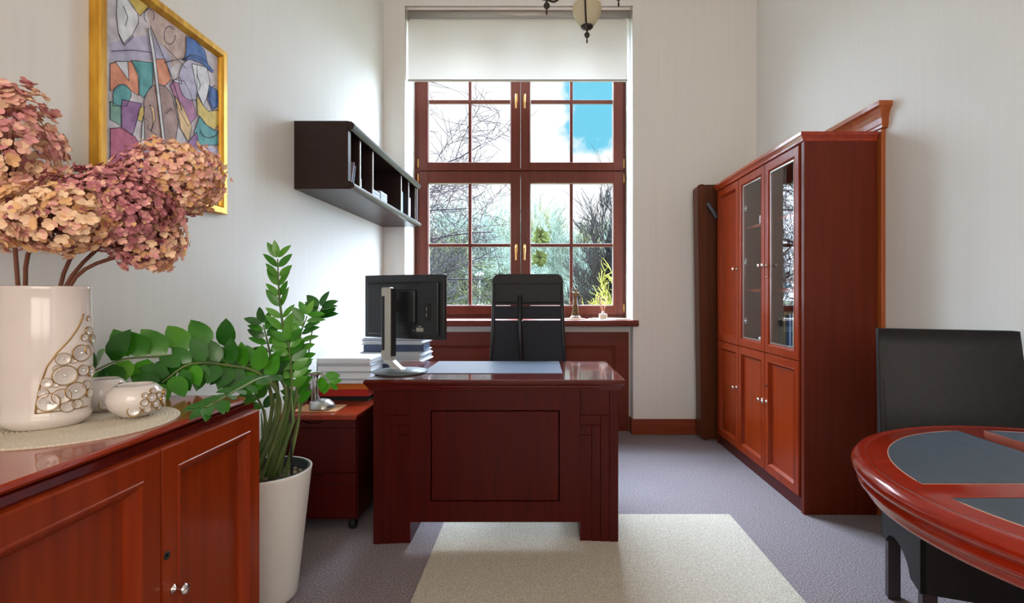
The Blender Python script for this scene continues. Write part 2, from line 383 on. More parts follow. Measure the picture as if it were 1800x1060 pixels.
# ------------------------------------------------------------------ the window
WY = 4.58
wn = thing('window_1', (-.163, WY, .95), kind='structure')
OX0, OX1, OZ0, OZ1 = RX0+.004, RX1-.004, .945, RZ
b = MB().box(OX0, -1.062, WY, WY+.10, OZ0, OZ1, .003).box(.737, OX1, WY, WY+.10, OZ0, OZ1, .003)
b.box(OX0, OX1, WY+.001, WY+.10, OZ0, .985).box(OX0, OX1, WY+.001, WY+.10, 3.50, OZ1).box(OX0, OX1, WY+.004, WY+.10, 2.225, 2.29, .004)
b.build('window_frame', 'win', wn)
def sash(x0, x1, z0, z1, gx0, gx1, gz0, gz1, mx, mz, hx, hz, hinge):
    y0 = WY-.018
    b = MB()
    n = (0, -1, 0)
    # rails and stiles around the glass, chamfered towards it
    def rail(X0, X1, Z0, Z1): b.box(X0, X1, y0, WY+.06, Z0, Z1, .004, 2)
    rail(x0, gx0, z0, z1); rail(gx1, x1, z0, z1); rail(gx0-.001, gx1+.001, z0, gz0); rail(gx0-.001, gx1+.001, gz1, z1)
    s_ = b.build('sash', 'win', wn)
    c = MB()
    c.box(mx-.0145, mx+.0145, WY+.005, WY+.04, gz0-.001, gz1+.001, .005, 2).box(gx0-.001, gx1+.001, WY+.003, WY+.04, mz-.0145, mz+.0145, .005, 2)
    c.build('muntins', 'win', s_)
    g = MB()
    g.box(gx0, gx0+.006, WY+.001, WY+.02, gz0, gz1).box(gx1-.006, gx1, WY+.001, WY+.02, gz0, gz1).box(gx0, gx1, WY+.001, WY+.02, gz0, gz0+.006).box(gx0, gx1, WY+.001, WY+.02, gz1-.006, gz1)
    g.build('glazing_gasket', 'grey', s_)
    p = MB().box(gx0, gx1, WY+.022, WY+.026, gz0, gz1); p.build('pane', 'glass', s_)
    h = MB().box(hx-.012, hx+.012, y0-.008, y0, hz-.03, hz+.045, .004, 2).tube([(hx, y0, hz+.02), (hx, y0-.045, hz+.02), (hx, y0-.05, hz), (hx, y0-.05, hz-.10)], [.009, .009, .009, .007])
    h.build('window_handle', 'brass', s_)
    for zz in (z0+.06, z1-.06):
        MB().tube([(hinge, y0-.004, zz-.04), (hinge, y0-.004, zz+.04)], .008).build('hinge', 'brass', s_)
GX = [(-.992, -.2545), (-.081, .6616)]
for (z0, z1, g0, g1, mz, hz) in ((.975, 2.252, 1.058, 2.152, 1.598, 1.56), (2.262, 3.50, 2.335, 3.435, 2.885, 2.90)):
    sash(-1.072, -.170, z0, z1, GX[0][0], GX[0][1], g0, g1, -.621, mz, -.205, hz, -1.078)
    sash(-.166, .747, z0, z1, GX[1][0], GX[1][1], g0, g1, .287, mz, -.13, hz, .753)
b = MB().box(RX0-.0+.002, RX1-.002, 4.235, WY+.02, .905, .945).box(RX0-.06, .817, 4.19, 4.238, .895, .945, .008, 2)
b.build('window_sill', 'winx', wn)

# roller blind
rb = thing('roller_blind', (-.185, 4.27, 2.95), 'half lowered cream roller blind hanging in the top of the window recess', 'blind')
MB().tube([(-1.095, 4.275, 3.49), (.755, 4.275, 3.49)], .028, 20).build('roller_tube', 'grey', rb)
b = MB(); nx = 60; vs = []; zs = [3.50, 3.2, 2.957]
for j, z in enumerate(zs):
    for i in range(nx+1):
        x = -1.108+.005+(1.845-.01)*i/nx; vs.append((x, 4.302+.0015*math.sin(i*.9), z))
fs = [(j*(nx+1)+i, j*(nx+1)+i+1, (j+1)*(nx+1)+i+1, (j+1)*(nx+1)+i) for j in range(2) for i in range(nx)]
b.add(vs, fs, True); b.build('blind_fabric', 'blind', rb)
MB().box(-1.105, .739, 4.292, 4.312, 2.945, 2.962, .004, 2).build('bottom_bar', 'grey', rb)
MB().box(RX0+.005, RX1-.005, 4.25, 4.31, 3.52, 3.543, .003).build('head_rail', 'ceramic', rb)
for x in (RX0+.012, RX1-.022):
    MB().box(x, x+.010, 4.245, 4.305, 3.45, 3.545, .003).build('bracket', 'grey', rb)
MB().tube([(RX1-.03, 4.25, 3.49), (RX1-.026, 4.25, 2.4), (RX1-.03, 4.25, 1.2), (RX1-.024, 4.25, 1.16), (RX1-.018, 4.25, 1.2), (RX1-.02, 4.25, 2.4), (RX1-.02, 4.25, 3.49)], .0025, 5).build('pull_chain', 'grey', rb)
for z in (1.4, 2.5, 3.0): pass

# radiator cover
rc = thing('radiator_cover', (-.17, 4.34, 0), 'dark red wooden radiator cover panel in the niche under the window sill', 'radiator cover')
rx0, rx1 = RX0+.05, .757
MB().loops((rx0, 4.37, .03), (1, 0, 0), (0, 0, 1), (0, -1, 0), (rx1-rx0), .808, [(0, .002), (0, .04), (.115, .04), (.12, .028), (.135, .024), (.14, .03)]).build('panel', 'winx', rc)
MB().box(rx0, rx1, 4.335, 4.365, 0, .03).build('plinth', 'winx', rc)

# ------------------------------------------------------------------ rug
b = MB().box(-.482, .996, .55, 2.677, 0, .012, .005, 2)
tag(b.build('rug', 'rug', loc=(.257, 1.6, 0)), 'plain beige rectangular rug lying on the grey carpet under the desk front', 'rug')

# ------------------------------------------------------------------ desk
DZ = .767
dk = thing('desk', (-.2, 2.67, 0), 'dark mahogany pedestal desk with a moulded top and arched grooves on the legs', 'desk')
x0, x1, y0, y1 = -.807, .396, 2.343, 3.0
def moulded_top(b, x0, x1, y0, y1, z1, prof):
    vs = []
    for o, z in prof: vs += [(x0+o, y0+o, z1-z), (x1-o, y0+o, z1-z), (x1-o, y1-o, z1-z), (x0+o, y1-o, z1-z)]
    k = len(prof)
    fs = [(i*4+j, i*4+(j+1) % 4, (i+1)*4+(j+1) % 4, (i+1)*4+j) for i in range(k-1) for j in range(4)]+[(0, 1, 2, 3), (k*4-4, k*4-3, k*4-2, k*4-1)]
    b.add(vs, fs, False)
b = MB(); moulded_top(b, x0, x1, y0, y1, DZ, [(.010, 0), (.003, .003), (0, .010), (.001, .017), (.006, .024), (.012, .030), (.012, .036), (.016, .038), (.020, .046), (.022, .052), (.027, .053)])
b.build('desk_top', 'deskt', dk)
def pedestal(xa, xb, inner):
    b = MB(); yf = 2.373; zt = DZ-.052
    b.box(xa, xb, yf+.012, 2.97, 0, zt)
    # stepped arches: each layer a plate standing back from the one outside it
    w = xb-xa; st = w/4.3; zz = zt-.115
    s = 1 if inner > 0 else -1
    # outer plate as frame strips
    def X(a): return (xa+a) if s > 0 else (xb-a)
    b.box(X(0), X(st), yf, yf+.013, 0, zt, .002, 1); b.box(X(st), X(w), yf, yf+.013, zz, zt, .002, 1)
    for k in range(1, 4):
        off = .0035*k; zk = zz-.048*(k-1)
        b.box(X(st*k), X(st*(k+1)) if k < 3 else X(w), yf+off, yf+.013, 0, zk-.001, .002, 1)
        if k < 3: b.box(X(st*(k+1)), X(w), yf+off, yf+.013, zk-.048, zk-.001, .002, 1)
    # vertical grooves run up into the arch
    return b.build('pedestal', 'desk', dk)
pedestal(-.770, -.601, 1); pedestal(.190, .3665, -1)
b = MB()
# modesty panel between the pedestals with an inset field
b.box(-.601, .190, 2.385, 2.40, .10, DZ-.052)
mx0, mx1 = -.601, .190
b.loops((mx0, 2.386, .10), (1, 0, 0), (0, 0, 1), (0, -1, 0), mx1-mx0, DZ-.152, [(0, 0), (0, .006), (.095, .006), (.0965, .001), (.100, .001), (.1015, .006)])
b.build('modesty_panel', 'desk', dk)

# desk pad
b = MB().box(-.585, .115, 2.527, 2.98, DZ, DZ+.003, .0015, 1)
tag(b.build('desk_pad', 'pad', loc=(-.23, 2.75, DZ)), 'flat writing pad lying on the desk top, blue grey from a painted sky reflection', 'desk pad')

# ------------------------------------------------------------------ monitor
ang = math.atan2(-.22, .478)
mo = thing('monitor', (-.70, 2.56, DZ), 'black computer monitor on a silver slotted stand, its back to the room', 'monitor')
def panel_T(): return Matrix.Translation((-.721, 2.735, 1.093)) @ Matrix.Rotation(ang, 4, 'Z')
b = MB(); b.T = panel_T()
b.box(-.264, .264, -.012, .014, -.170, .170, .005, 2).box(-.235, .235, -.026, -.010, -.15, .13, .012, 3).box(-.10, .10, -.042, -.02, -.09, .09, .012, 3)
b.build('screen_housing', 'black', mo)
b = MB(); b.T = panel_T(); b.box(-.25, .25, .0145, .0155, -.155, .157); b.build('screen', mat('screen_black', rgb(14,16,20), .1), mo)
b = MB(); b.T = panel_T(); b.box(-.23, .13, -.0285, -.0255, .118, .124); b.build('rear_vent', 'blackm', mo)
b = MB(); b.T = panel_T(); b.box(.155, .19, -.0285, -.0255, -.07, .02); b.build('port_panel', 'blackm', mo)
b = MB(); b.T = panel_T(); b.box(.10, .145, -.0275, -.0262, -.128, -.108).box(.115, .13, -.0275, -.0262, -.104, -.098).box(.075, .09, -.0275, -.0262, -.124, -.121)
b.build('sticker', 'grey', mo)
for z_ in (-.05, -.02):
    b = MB(); b.T = panel_T(); b.box(.165, .168, -.0292, -.0282, z_, z_+.02); b.build('port', 'grey', mo)
T2 = Matrix.Translation((-.785, 2.645, 0)) @ Matrix.Rotation(ang, 4, 'Z')
b = MB(); b.T = T2
b.box(-.033, .030, -.012, .022, .83, 1.195, .009, 3)
b.build('stand_column', 'grey', mo)
b = MB(); b.T = T2
b.box(.028, .038, -.010, .024, .84, 1.19, .003, 2)
b.box(-.026, -.008, -.0145, -.009, .87, 1.150, .0085, 4)
b.box(-.01, .04, .02, .07, 1.07, 1.13, .005)
b.build('column_slot', 'blackm', mo)
c0 = Vector((-.785, 2.65, .85)); c1 = Vector((-.775, 2.645, .82)); c2 = Vector((-.70, 2.575, .776))
b = MB()
for (p, q) in ((c0, c1), (c1, c2)):
    pass
ux = Vector((math.cos(ang), math.sin(ang), 0)); uy = Vector((-math.sin(ang), math.cos(ang), 0))
vs = []
for p, hw, th in ((c0, .030, .017), (c1, .029, .016), ((c1+c2)/2, .027, .014), (c2, .034, .018)):
    for a, bb in ((-1, -1), (1, -1), (1, 1), (-1, 1)): vs.append(p+ux*hw*a+uy*th*bb)
b.add(vs, [(i*4+j, i*4+(j+1) % 4, (i+1)*4+(j+1) % 4, (i+1)*4+j) for i in range(3) for j in range(4)]+[(0, 1, 2, 3), (12, 13, 14, 15)], False)
b.build('stand_neck', 'grey', mo)
b = MB().lathe([(0, 0), (.128, 0), (.132, .004), (.130, .010), (.05, .015), (0, .016)], (-.695, 2.57, DZ), 40)
b.build('stand_base', mat('stand_base_grey', rgb(96,104,110), .45, .2), mo)

# ------------------------------------------------------------------ office chair
OC = Vector((-.076, 3.42, 0))
oc = thing('office_chair', OC, 'tall black office chair with a mesh back behind the desk', 'office chair')
def rr(hw0, hw1, z0, z1, r, n=6):      # outline: bottom half-width hw0, top hw1, rounded top
    p = [(-hw0, z0), (hw0, z0)]
    for i in range(n+1):
        a = PI/2*i/n; p.append((hw1-r+r*math.cos(a), z1-r+r*math.sin(a)))
    for i in range(n+1):
        a = PI/2+PI/2*i/n; p.append((-hw1+r+r*math.cos(a), z1-r+r*math.sin(a)))
    return p
yb = 3.40
def hwz(z): return .232+(1.10-z)*.045 if z < 1.10 else .232
b = MB(); b.prism([(OC.x+x, yb-.03, z) for x, z in rr(.234, .232, 1.088, 1.292, .045)], (0, .06, 0))
b.box(OC.x-.232, OC.x+.232, yb-.034, yb+.034, 1.09, 1.24, .02, 3)
b.build('headrest', 'leather', oc)
b = MB()
b.prism([(OC.x-hwz(.995)+.01, yb-.012, .995), (OC.x+hwz(.995)-.01, yb-.012, .995), (OC.x+.224, yb-.012, 1.080), (OC.x-.224, yb-.012, 1.080)], (0, .018, 0))
b.prism([(OC.x-.25, yb-.012, .56), (OC.x+.25, yb-.012, .56), (OC.x+hwz(.985)-.01, yb-.012, .986), (OC.x-hwz(.985)+.01, yb-.012, .986)], (0, .012, 0))
b.build('mesh_back', 'mesh', oc)
b = MB()
for s_ in (-1, 1):
    b.tube([(OC.x+s_*.222, yb, 1.20), (OC.x+s_*.226, yb, 1.08), (OC.x+s_*.232, yb-.005, .9), (OC.x+s_*.250, yb+.0, .6), (OC.x+s_*.20, yb+.04, .5), (OC.x, yb+.10, .47)], .014, 8)
b.tube([(OC.x-.05, yb-.02, 1.15), (OC.x-.05, yb-.03, .9), (OC.x-.03, yb-.04, .6), (OC.x, yb+.12, .44)], .045, 10, flat=.35)
b.build('back_frame', 'black', oc)
b = MB().box(OC.x-.25, OC.x+.25, 3.44, 3.92, .46, .54, .035, 4); b.build('seat', 'leather', oc)
for s_ in (-1, 1):
    a = MB().tube([(OC.x+s_*.27, 3.78, .48), (OC.x+s_*.29, 3.78, .62)], .015).tube([(OC.x+s_*.27, 3.78, .48), (OC.x+s_*.2, 3.74, .455)], .015)
    a.box(OC.x+s_*.29-.03, OC.x+s_*.29+.03, 3.60, 3.90, .62, .65, .012, 3); a.build('armrest', 'black', oc)
b = MB().tube([(OC.x, 3.68, .10), (OC.x, 3.68, .46)], .028, 14); b.build('gas_column', 'black', oc)
for k in range(5):
    a = 2*PI*k/5+.3; e = Vector((OC.x+.28*math.cos(a), 3.68+.28*math.sin(a), .075))
    l = MB().tube([(OC.x, 3.68, .115), e], [.025, .014]).build('base_arm', 'black', oc)
    MB().lathe([(0, -.012), (.028, -.012), (.03, 0), (.028, .012), (0, .012)], (e.x, e.y, .030), 14, axis='x').tube([e, (e.x, e.y, .035)], .008).build('caster', 'blackm', l)

# ------------------------------------------------------------------ low filing cabinet left of the desk
CX0, CX1, CY0, CY1, CZ = -1.268, -.887, 2.486, 3.02, .577
fc = thing('drawer_cabinet', (-1.07, 2.75, 0), 'low dark mahogany drawer cabinet on casters between potted plant and desk', 'cabinet')
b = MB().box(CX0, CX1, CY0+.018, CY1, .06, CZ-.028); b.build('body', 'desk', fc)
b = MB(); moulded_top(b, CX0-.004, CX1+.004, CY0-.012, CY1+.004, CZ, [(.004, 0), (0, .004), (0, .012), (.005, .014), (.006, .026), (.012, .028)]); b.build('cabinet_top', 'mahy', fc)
def cutdrawer(z0, z1, cx):
    b = MB(); n = 10; hw = .055; dp = .018
    p = [(CX0+.004, z0), (CX1-.004, z0), (CX1-.004, z1)]
    for i in range(n+1):
        a = PI*i/n; p.append((cx+hw*math.cos(a), z1-dp*math.sin(a)))
    p.append((CX0+.004, z1))
    b.prism([(x, CY0, z) for x, z in p], (0, .018, 0)); return b.build('drawer', 'desk', fc)
cutdrawer(.511, .547, -1.10)
MB().box(CX0+.004, CX1-.004, CY0, CY0+.018, .293, .508, .001, 1).build('drawer', 'desk', fc)
cutdrawer(.243, .290, -1.10)
MB().box(CX0+.004, CX1-.004, CY0, CY0+.018, .075, .240, .001, 1).build('drawer', 'desk', fc)
for x in (CX0+.04, CX1-.035):
    for y in (CY0+.05, CY1-.05):
        MB().lathe([(0, -.015), (.024, -.015), (.027, 0), (.024, .015), (0, .015)], (x, y, .027), 14, axis='x').box(x-.015, x+.015, y-.015, y+.015, .035, .062).build('caster', 'blackm', fc)
# second low unit behind the desk carrying the papers
f2 = thing('low_cabinet', (-1.0, 3.3, 0), 'low mahogany cabinet in the left corner behind the desk, carrying the tall heap of papers', 'cabinet')
MB().box(-1.268, -.62, 3.04, 3.55, 0, CZ-.024).build('body', 'desk', f2)
b = MB(); moulded_top(b, -1.272, -.612, 3.03, 3.56, CZ, [(.004, 0), (0, .004), (0, .018), (.006, .024)]); b.build('cabinet_top', 'mahy', f2)
for k in range(2): MB().box(-1.262+.32*k, -.948+.32*k, 3.035, 3.045, .05, .55, .002, 1).build('door', 'desk', f2)

# paper piles: every folder or sheaf is a thing
def sheaf(x0, x1, y0, y1, z, t, m, rot, label, cat, group, name='paper_stack', wob=0):
    cx, cy = (x0+x1)/2, (y0+y1)/2
    b = MB(); b.T = Matrix.Translation((cx, cy, z)) @ Matrix.Rotation(math.radians(rot), 4, 'Z')
    w, d_ = (x1-x0)/2, (y1-y0)/2
    if wob:
        n = max(2, int(t/.004)); 
        for i in range(n):
            ox, oy = random.uniform(-wob, wob), random.uniform(-wob, wob)
            b.mi = random.choice([0, 0, 1]); b.box(-w+ox, w+ox, -d_+oy, d_+oy, t*i/n, t*(i+.85)/n)
        o = b.build(name, [m, 'paperg'], loc=(cx, cy, z))
    else:
        b.box(-w, w, -d_, d_, 0, t*.12, .0008, 1).box(-w, w, -d_, d_, t*.88, t, .0008, 1).box(-w, -w+.002, -d_, d_, 0, t)
        b.mi = 0 if m in ('red', 'orange', 'blackm', 'paperd') else 1; b.box(-w+.004, w-.004, -d_+.003, d_-.004, t*.12, t*.88)
        o = b.build(name, [m, 'paper'], loc=(cx, cy, z))
    return tag(o, label, cat, group)
g1 = 'folders piled on the drawer cabinet'
sheaf(-1.20, -.935, 2.80, 3.0, CZ, .026, 'blackm', 0, 'black slab as painted shadow at the bottom of the folder pile on the drawer cabinet', 'binder', g1, 'binder')  # black slab stands in for the shadow at the foot of the pile
sheaf(-1.205, -.93, 2.79, 3.0, CZ+.026, .038, 'red', 1, 'red folder on the drawer cabinet, below the orange one', 'folder', g1, 'folder')
sheaf(-1.205, -.93, 2.79, 3.0, CZ+.064, .036, 'orange', 0, 'orange folder on the drawer cabinet, above the red one', 'folder', g1, 'folder')
sheaf(-1.275, -.90, 2.76, 3.02, CZ+.100, .020, 'paperg', 0, 'wide pale grey board lying over the orange folder', 'board', None, 'board')
zz = CZ+.120
for k, (t, m, lb) in enumerate([(.040, 'paperg', 'thick light grey binder directly on the grey board'), (.036, 'paperg', 'grey ring binder in the middle of the left paper pile'), (.038, 'paper', 'white sheaf of papers on top of the left pile')]):
    sheaf(-1.215+.004*k, -.915, 2.78, 3.0, zz, t, m, [0, 1.5, -1][k], lb, ['binder', 'binder', 'papers'][k], None, ['binder', 'binder', 'paper_stack'][k], 0 if k < 2 else .003); zz += t
zz = CZ
lbs = ['pale paper sheaf at the foot of the tall heap behind the monitor', 'dark blue folder low in the tall heap behind the monitor', 'loose white papers in the middle of the tall heap behind the monitor', 'navy folder with bent corners high in the tall heap behind the monitor', 'white papers topping the tall heap behind the monitor']
for k, (t, m, rt, wb) in enumerate([(.10, 'paper', 0, .004), (.06, 'paperd', 2, .0), (.075, 'paper', -3, .012), (.04, 'paperd', 4, 0), (.045, 'paper', -2, .010)]):
    sheaf(-1.07, -.72+.004*k, 3.10, 3.36, zz, t, m, rt, lbs[k], ['papers', 'folder'][m == 'paperd'], 'tall heap of papers behind the monitor', ['paper_stack', 'folder'][m == 'paperd'], wb); zz += t
b = MB()
for k in range(5):
    a = .8+k*.5; b.tube([(-1.235+.05*math.cos(t*.35+a), 2.86+.06*math.sin(t*.35+a), CZ+.012+.008*k+.012*math.sin(t*.6+k)) for t in range(19)], .0045, 6)
tag(b.build('cable_coil', 'black', loc=(-1.235, 2.86, CZ)), 'coil of black cables beside the red folder', 'cable')

# silver ornament on a cork mat, on the drawer cabinet
b = MB().box(-1.22, -1.005, 2.52, 2.68, CZ, CZ+.006, .002, 1)
tag(b.build('cork_mat', mat('cork', rgb(206,150,104), .8), loc=(-1.1, 2.6, CZ)), 'square cork mat under the silver ornament on the drawer cabinet', 'mat')
so = thing('ornament', (-1.09, 2.60, CZ+.006), 'silver domed ornament with a fluted column on the drawer cabinet', 'ornament')
z = CZ+.006
MB().lathe([(0, 0), (.062, 0), (.064, .008), (.055, .028), (.035, .044), (.010, .050), (0, .05)], (-1.095, 2.585, z), 28).build('dome', 'silver', so)
b = MB()
for k in range(6):
    a = 2*PI*k/6; b.tube([(-1.14+.014*math.cos(a), 2.60+.014*math.sin(a), z+.03), (-1.14+.017*math.cos(a), 2.60+.017*math.sin(a), z+.17)], .006, 8)
b.build('fluted_column', 'silver', so)
MB().lathe([(0, 0), (.026, 0), (.03, .006), (.026, .012), (0, .012)], (-1.14, 2.60, z+.168), 20).build('column_cap', 'silver', so)
MB().lathe([(0, 0), (.026, 0), (.024, .03), (.02, .035), (0, .035)], (-1.14, 2.60, z), 20).build('column_foot', 'silver', so)

# ------------------------------------------------------------------ wall shelf
SX = -1.005; SY0, SY1, SZ0, SZ1 = 2.70, 4.225, 1.714, 2.072
ws = thing('wall_shelf', (XL, 3.47, SZ0), 'long dark brown wall shelf with open compartments on the left wall', 'shelf')
b = MB().box(XL, SX-.002, SY0-.004, SY0+.035, SZ0-.0005, SZ1+.0005); b.build('end_panel', 'wenge', ws)
MB().box(XL, SX, SY1-.03, SY1, SZ0+.002, SZ1-.002).build('end_panel', 'wenge', ws)
def noseboard(z0, z1, up):
    p = [(XL, z0), (SX, z0)]
    n = 8; 
    if up: pr = [(SX, z0), (SX+.018, z0+.004), (SX+.030, z0+.014), (SX+.030, z0+.022), (SX+.022, z0+.034), (SX+.008, z0+.042), (SX-.01, z0+.044), (SX-.02, z0+.020), (XL, z0+.020)]
    else: pr = [(XL, z1-.020), (SX-.02, z1-.020), (SX-.01, z1-.042), (SX+.010, z1-.046), (SX+.024, z1-.038), (SX+.03, z1-.024), (SX+.028, z1-.012), (SX+.014, z1-.001), (SX-.01, z1), (XL, z1)]
    if up: pr = [(XL, z0)]+pr
    b = MB(); b.prism([(x, SY0, z) for x, z in pr], (0, SY1-SY0, 0)); return b
noseboard(SZ0, 0, True).build('bottom_board', 'wenge', ws)
noseboard(0, SZ1, False).build('top_board', 'wenge', ws)
MB().box(XL, XL+.008, SY0+.03, SY1-.03, SZ0+.02, SZ1-.02).build('back_board', 'wenge', ws)
for y in (2.90, 3.12, 3.76, 3.975):
    MB().box(XL+.008, SX-.012, y-.008, y+.008, SZ0+.02, SZ1-.02).build('divider', 'wenge', ws)
for y in (2.72, 2.90, 3.12, 3.76, 3.975, 4.19):
    MB().box(SX-.0125, SX-.0105+.003, y-.0075, y+.0075, SZ0+.044, SZ1-.046).build('edge_strip', 'grey', ws)
SB = SZ0+.0205
def book(name, x0, x1, y0, y1, z0, h, m, label, cat='book', group=None, tilt=0):
    b = MB(); c = Vector(((x0+x1)/2, (y0+y1)/2, z0))
    b.T = Matrix.Translation(c) @ Matrix.Rotation(math.radians(tilt), 4, 'X')
    w, t = (x1-x0)/2, (y1-y0)/2
    b.box(-w, w, -t, -t+.0025, 0, h, .001, 1).box(-w, w, t-.0025, t, 0, h, .001, 1).box(-w, -w+.003, -t, t, 0, h, .001, 1)
    b.mi = 1; b.box(-w+.003, w-.004, -t+.0025, t-.0025, .003, h-.003)
    return tag(b.build(name, [m, 'paper'], loc=c), label, cat, group)
# spines face the room on the wall shelf, so mirror: spine at +x
def book_r(name, x0, x1, y0, y1, z0, h, m, label, cat='book', group=None, tilt=0):
    b = MB(); c = Vector(((x0+x1)/2, (y0+y1)/2, z0))
    b.T = Matrix.Translation(c) @ Matrix.Rotation(math.radians(tilt), 4, 'X')
    w, t = (x1-x0)/2, (y1-y0)/2
    b.box(-w, w, -t, -t+.002, 0, h, .0008, 1).box(-w, w, t-.002, t, 0, h, .0008, 1).box(w-.003, w, -t, t, 0, h, .0008, 1)
    b.mi = 1; b.box(-w+.004, w-.003, -t+.002, t-.002, .003, h-.003)
    return tag(b.build(name, [m, 'paper'], loc=c), label, cat, group)
M['green'] = mat('green_cover', rgb(40,120,74), .5); M['bluec'] = mat('pale_blue_cover', rgb(150,176,196), .5)
M['mauve'] = mat('mauve_cover', rgb(150,130,150), .5); M['teal'] = mat('teal_cover', rgb(40,104,112), .5); M['navy'] = mat('navy_cover', rgb(30,56,96), .5)
M['creamc'] = mat('cream_cover', rgb(206,196,160), .6); M['olive'] = mat('olive_cover', rgb(132,138,110), .6)
book_r('notebook', -1.20, -1.03, 2.795, 2.805, SB+.002, .165, 'mauve', 'thin notebook leaning in the nearest compartment of the wall shelf', tilt=-18)
book_r('notebook', -1.20, -1.03, 2.825, 2.833, SB+.002, .15, 'bluec', 'pale notebook leaning beside another in the nearest shelf compartment', tilt=-18)
def boxy(x0, x1, y0, y1, z0, z1, m, label, cat, name, group=None):
    b = MB().box(x0, x1, y0, y1, z0, z1, .003, 2)
    for k in range(4): b.box(x1-.001, x1+.002, y0+.006, y1-.006, z0+(z1-z0)*(k+.25)/4.2, z0+(z1-z0)*(k+.6)/4.2)
    return tag(b.build(name, m, loc=((x0+x1)/2, (y0+y1)/2, z0)), label, cat, group)
boxy(-1.20, -1.04, 2.915, 3.00, SB, SB+.10, 'paperg', 'grey file box in the second compartment of the wall shelf', 'box', 'file_box')
boxy(-1.20, -1.04, 3.135, 3.34, SB, SB+.085, 'paperg', 'wide grey box at the near side of the long shelf compartment', 'box', 'file_box')
boxy(-1.20, -1.04, 3.36, 3.50, SB, SB+.105, 'paperg', 'taller grey box in the middle of the long shelf compartment', 'box', 'file_box')
book_r('book', -1.22, -1.03, 3.80, 3.855, SB, .20, 'green', 'green book standing in the fourth compartment of the wall shelf')
book_r('book', -1.22, -1.04, 3.865, 3.905, SB, .20, 'bluec', 'pale blue book standing next to the green one on the wall shelf')
for k, (m, lb) in enumerate((('mauve', 'mauve book at the far end of the wall shelf, first of three'), ('bluec', 'pale book in the middle of the three at the far end of the wall shelf'), ('mauve', 'mauve book at the far end of the wall shelf, nearest the window'))):
    book_r('book', -1.22, -1.04, 4.01+.045*k, 4.05+.045*k, SB, .19+.005*k, m, lb)

# ------------------------------------------------------------------ bookcase
BX, BX1, BY0, BY1 = 1.387, 1.772, 2.69, 4.0
bc = thing('bookcase', (1.58, 3.345, 0), 'tall red mahogany bookcase with two glazed doors on the right wall', 'bookcase')
cx = BX+.024
b = MB().box(BX+.004, BX1, BY0, BY0+.028, 0, 1.965); b.build('side_panel', 'side', bc)
MB().box(BX+.004, BX1, BY1-.022, BY1, 0, 1.965).build('side_panel', 'side', bc)
b = MB().box(BX1-.012, BX1-.001, BY0+.02, BY1-.02, .07, 1.96); b.build('back_panel', 'side', bc)
b = MB().box(cx, BX1-.012, BY0+.028, BY1-.022, .05, .075).box(cx, BX1-.012, BY0+.028, BY1-.022, .79, .815).box(cx, BX1-.012, BY0+.028, BY1-.022, 1.94, 1.962).box(cx, BX1-.012, 3.145, 3.163, .075, 1.94).box(cx, BX1-.012, 3.56, 3.578, .075, 1.94)
b.build('carcass', 'side', bc)
MB().box(BX+.012, BX+.03, BY0+.028, BY1-.022, 0, .072).build('plinth', 'desk', bc)
b = MB(); vs = []
prof = [(-.002, 1.962), (.004, 1.966), (.006, 1.975), (.016, 1.990), (.020, 1.993), (.020, 2.010)]
for o, z in prof: vs += [(BX1, BY0-o*.8, z), (BX-o, BY0-o*.8, z), (BX-o, BY1+o*.3, z), (BX1, BY1+o*.3, z)]
k = len(prof)
b.add(vs, [(i*4+j, i*4+(j+1) % 4, (i+1)*4+(j+1) % 4, (i+1)*4+j) for i in range(k-1) for j in range(4)]+[(0, 1, 2, 3), (k*4-4, k*4-3, k*4-2, k*4-1)], False)
b.build('cornice', 'mahy', bc)
for y0, y1 in ((2.718, 3.145), (3.163, 3.56)):
    for z in (1.185, 1.615): MB().box(cx+.03, BX1-.012, y0+.001, y1-.001, z-.010, z+.008).build('shelf', 'mahy', bc)
def knob(b, x, y, z, s=1):
    b.lathe([(0, 0), (.011*s, 0), (.011*s, -.003), (.005*s, -.005), (.005*s, -.016), (.011*s, -.020), (.013*s, -.027), (.009*s, -.033), (0, -.034)], (x, y, z), 16, axis='x')
DW = .4155
pr = [(0, 0), (0, .016), (.003, .021), (.044, .021), (.046, .023), (.050, .022), (.062, .008), (.064, .003), (.066, .003)]
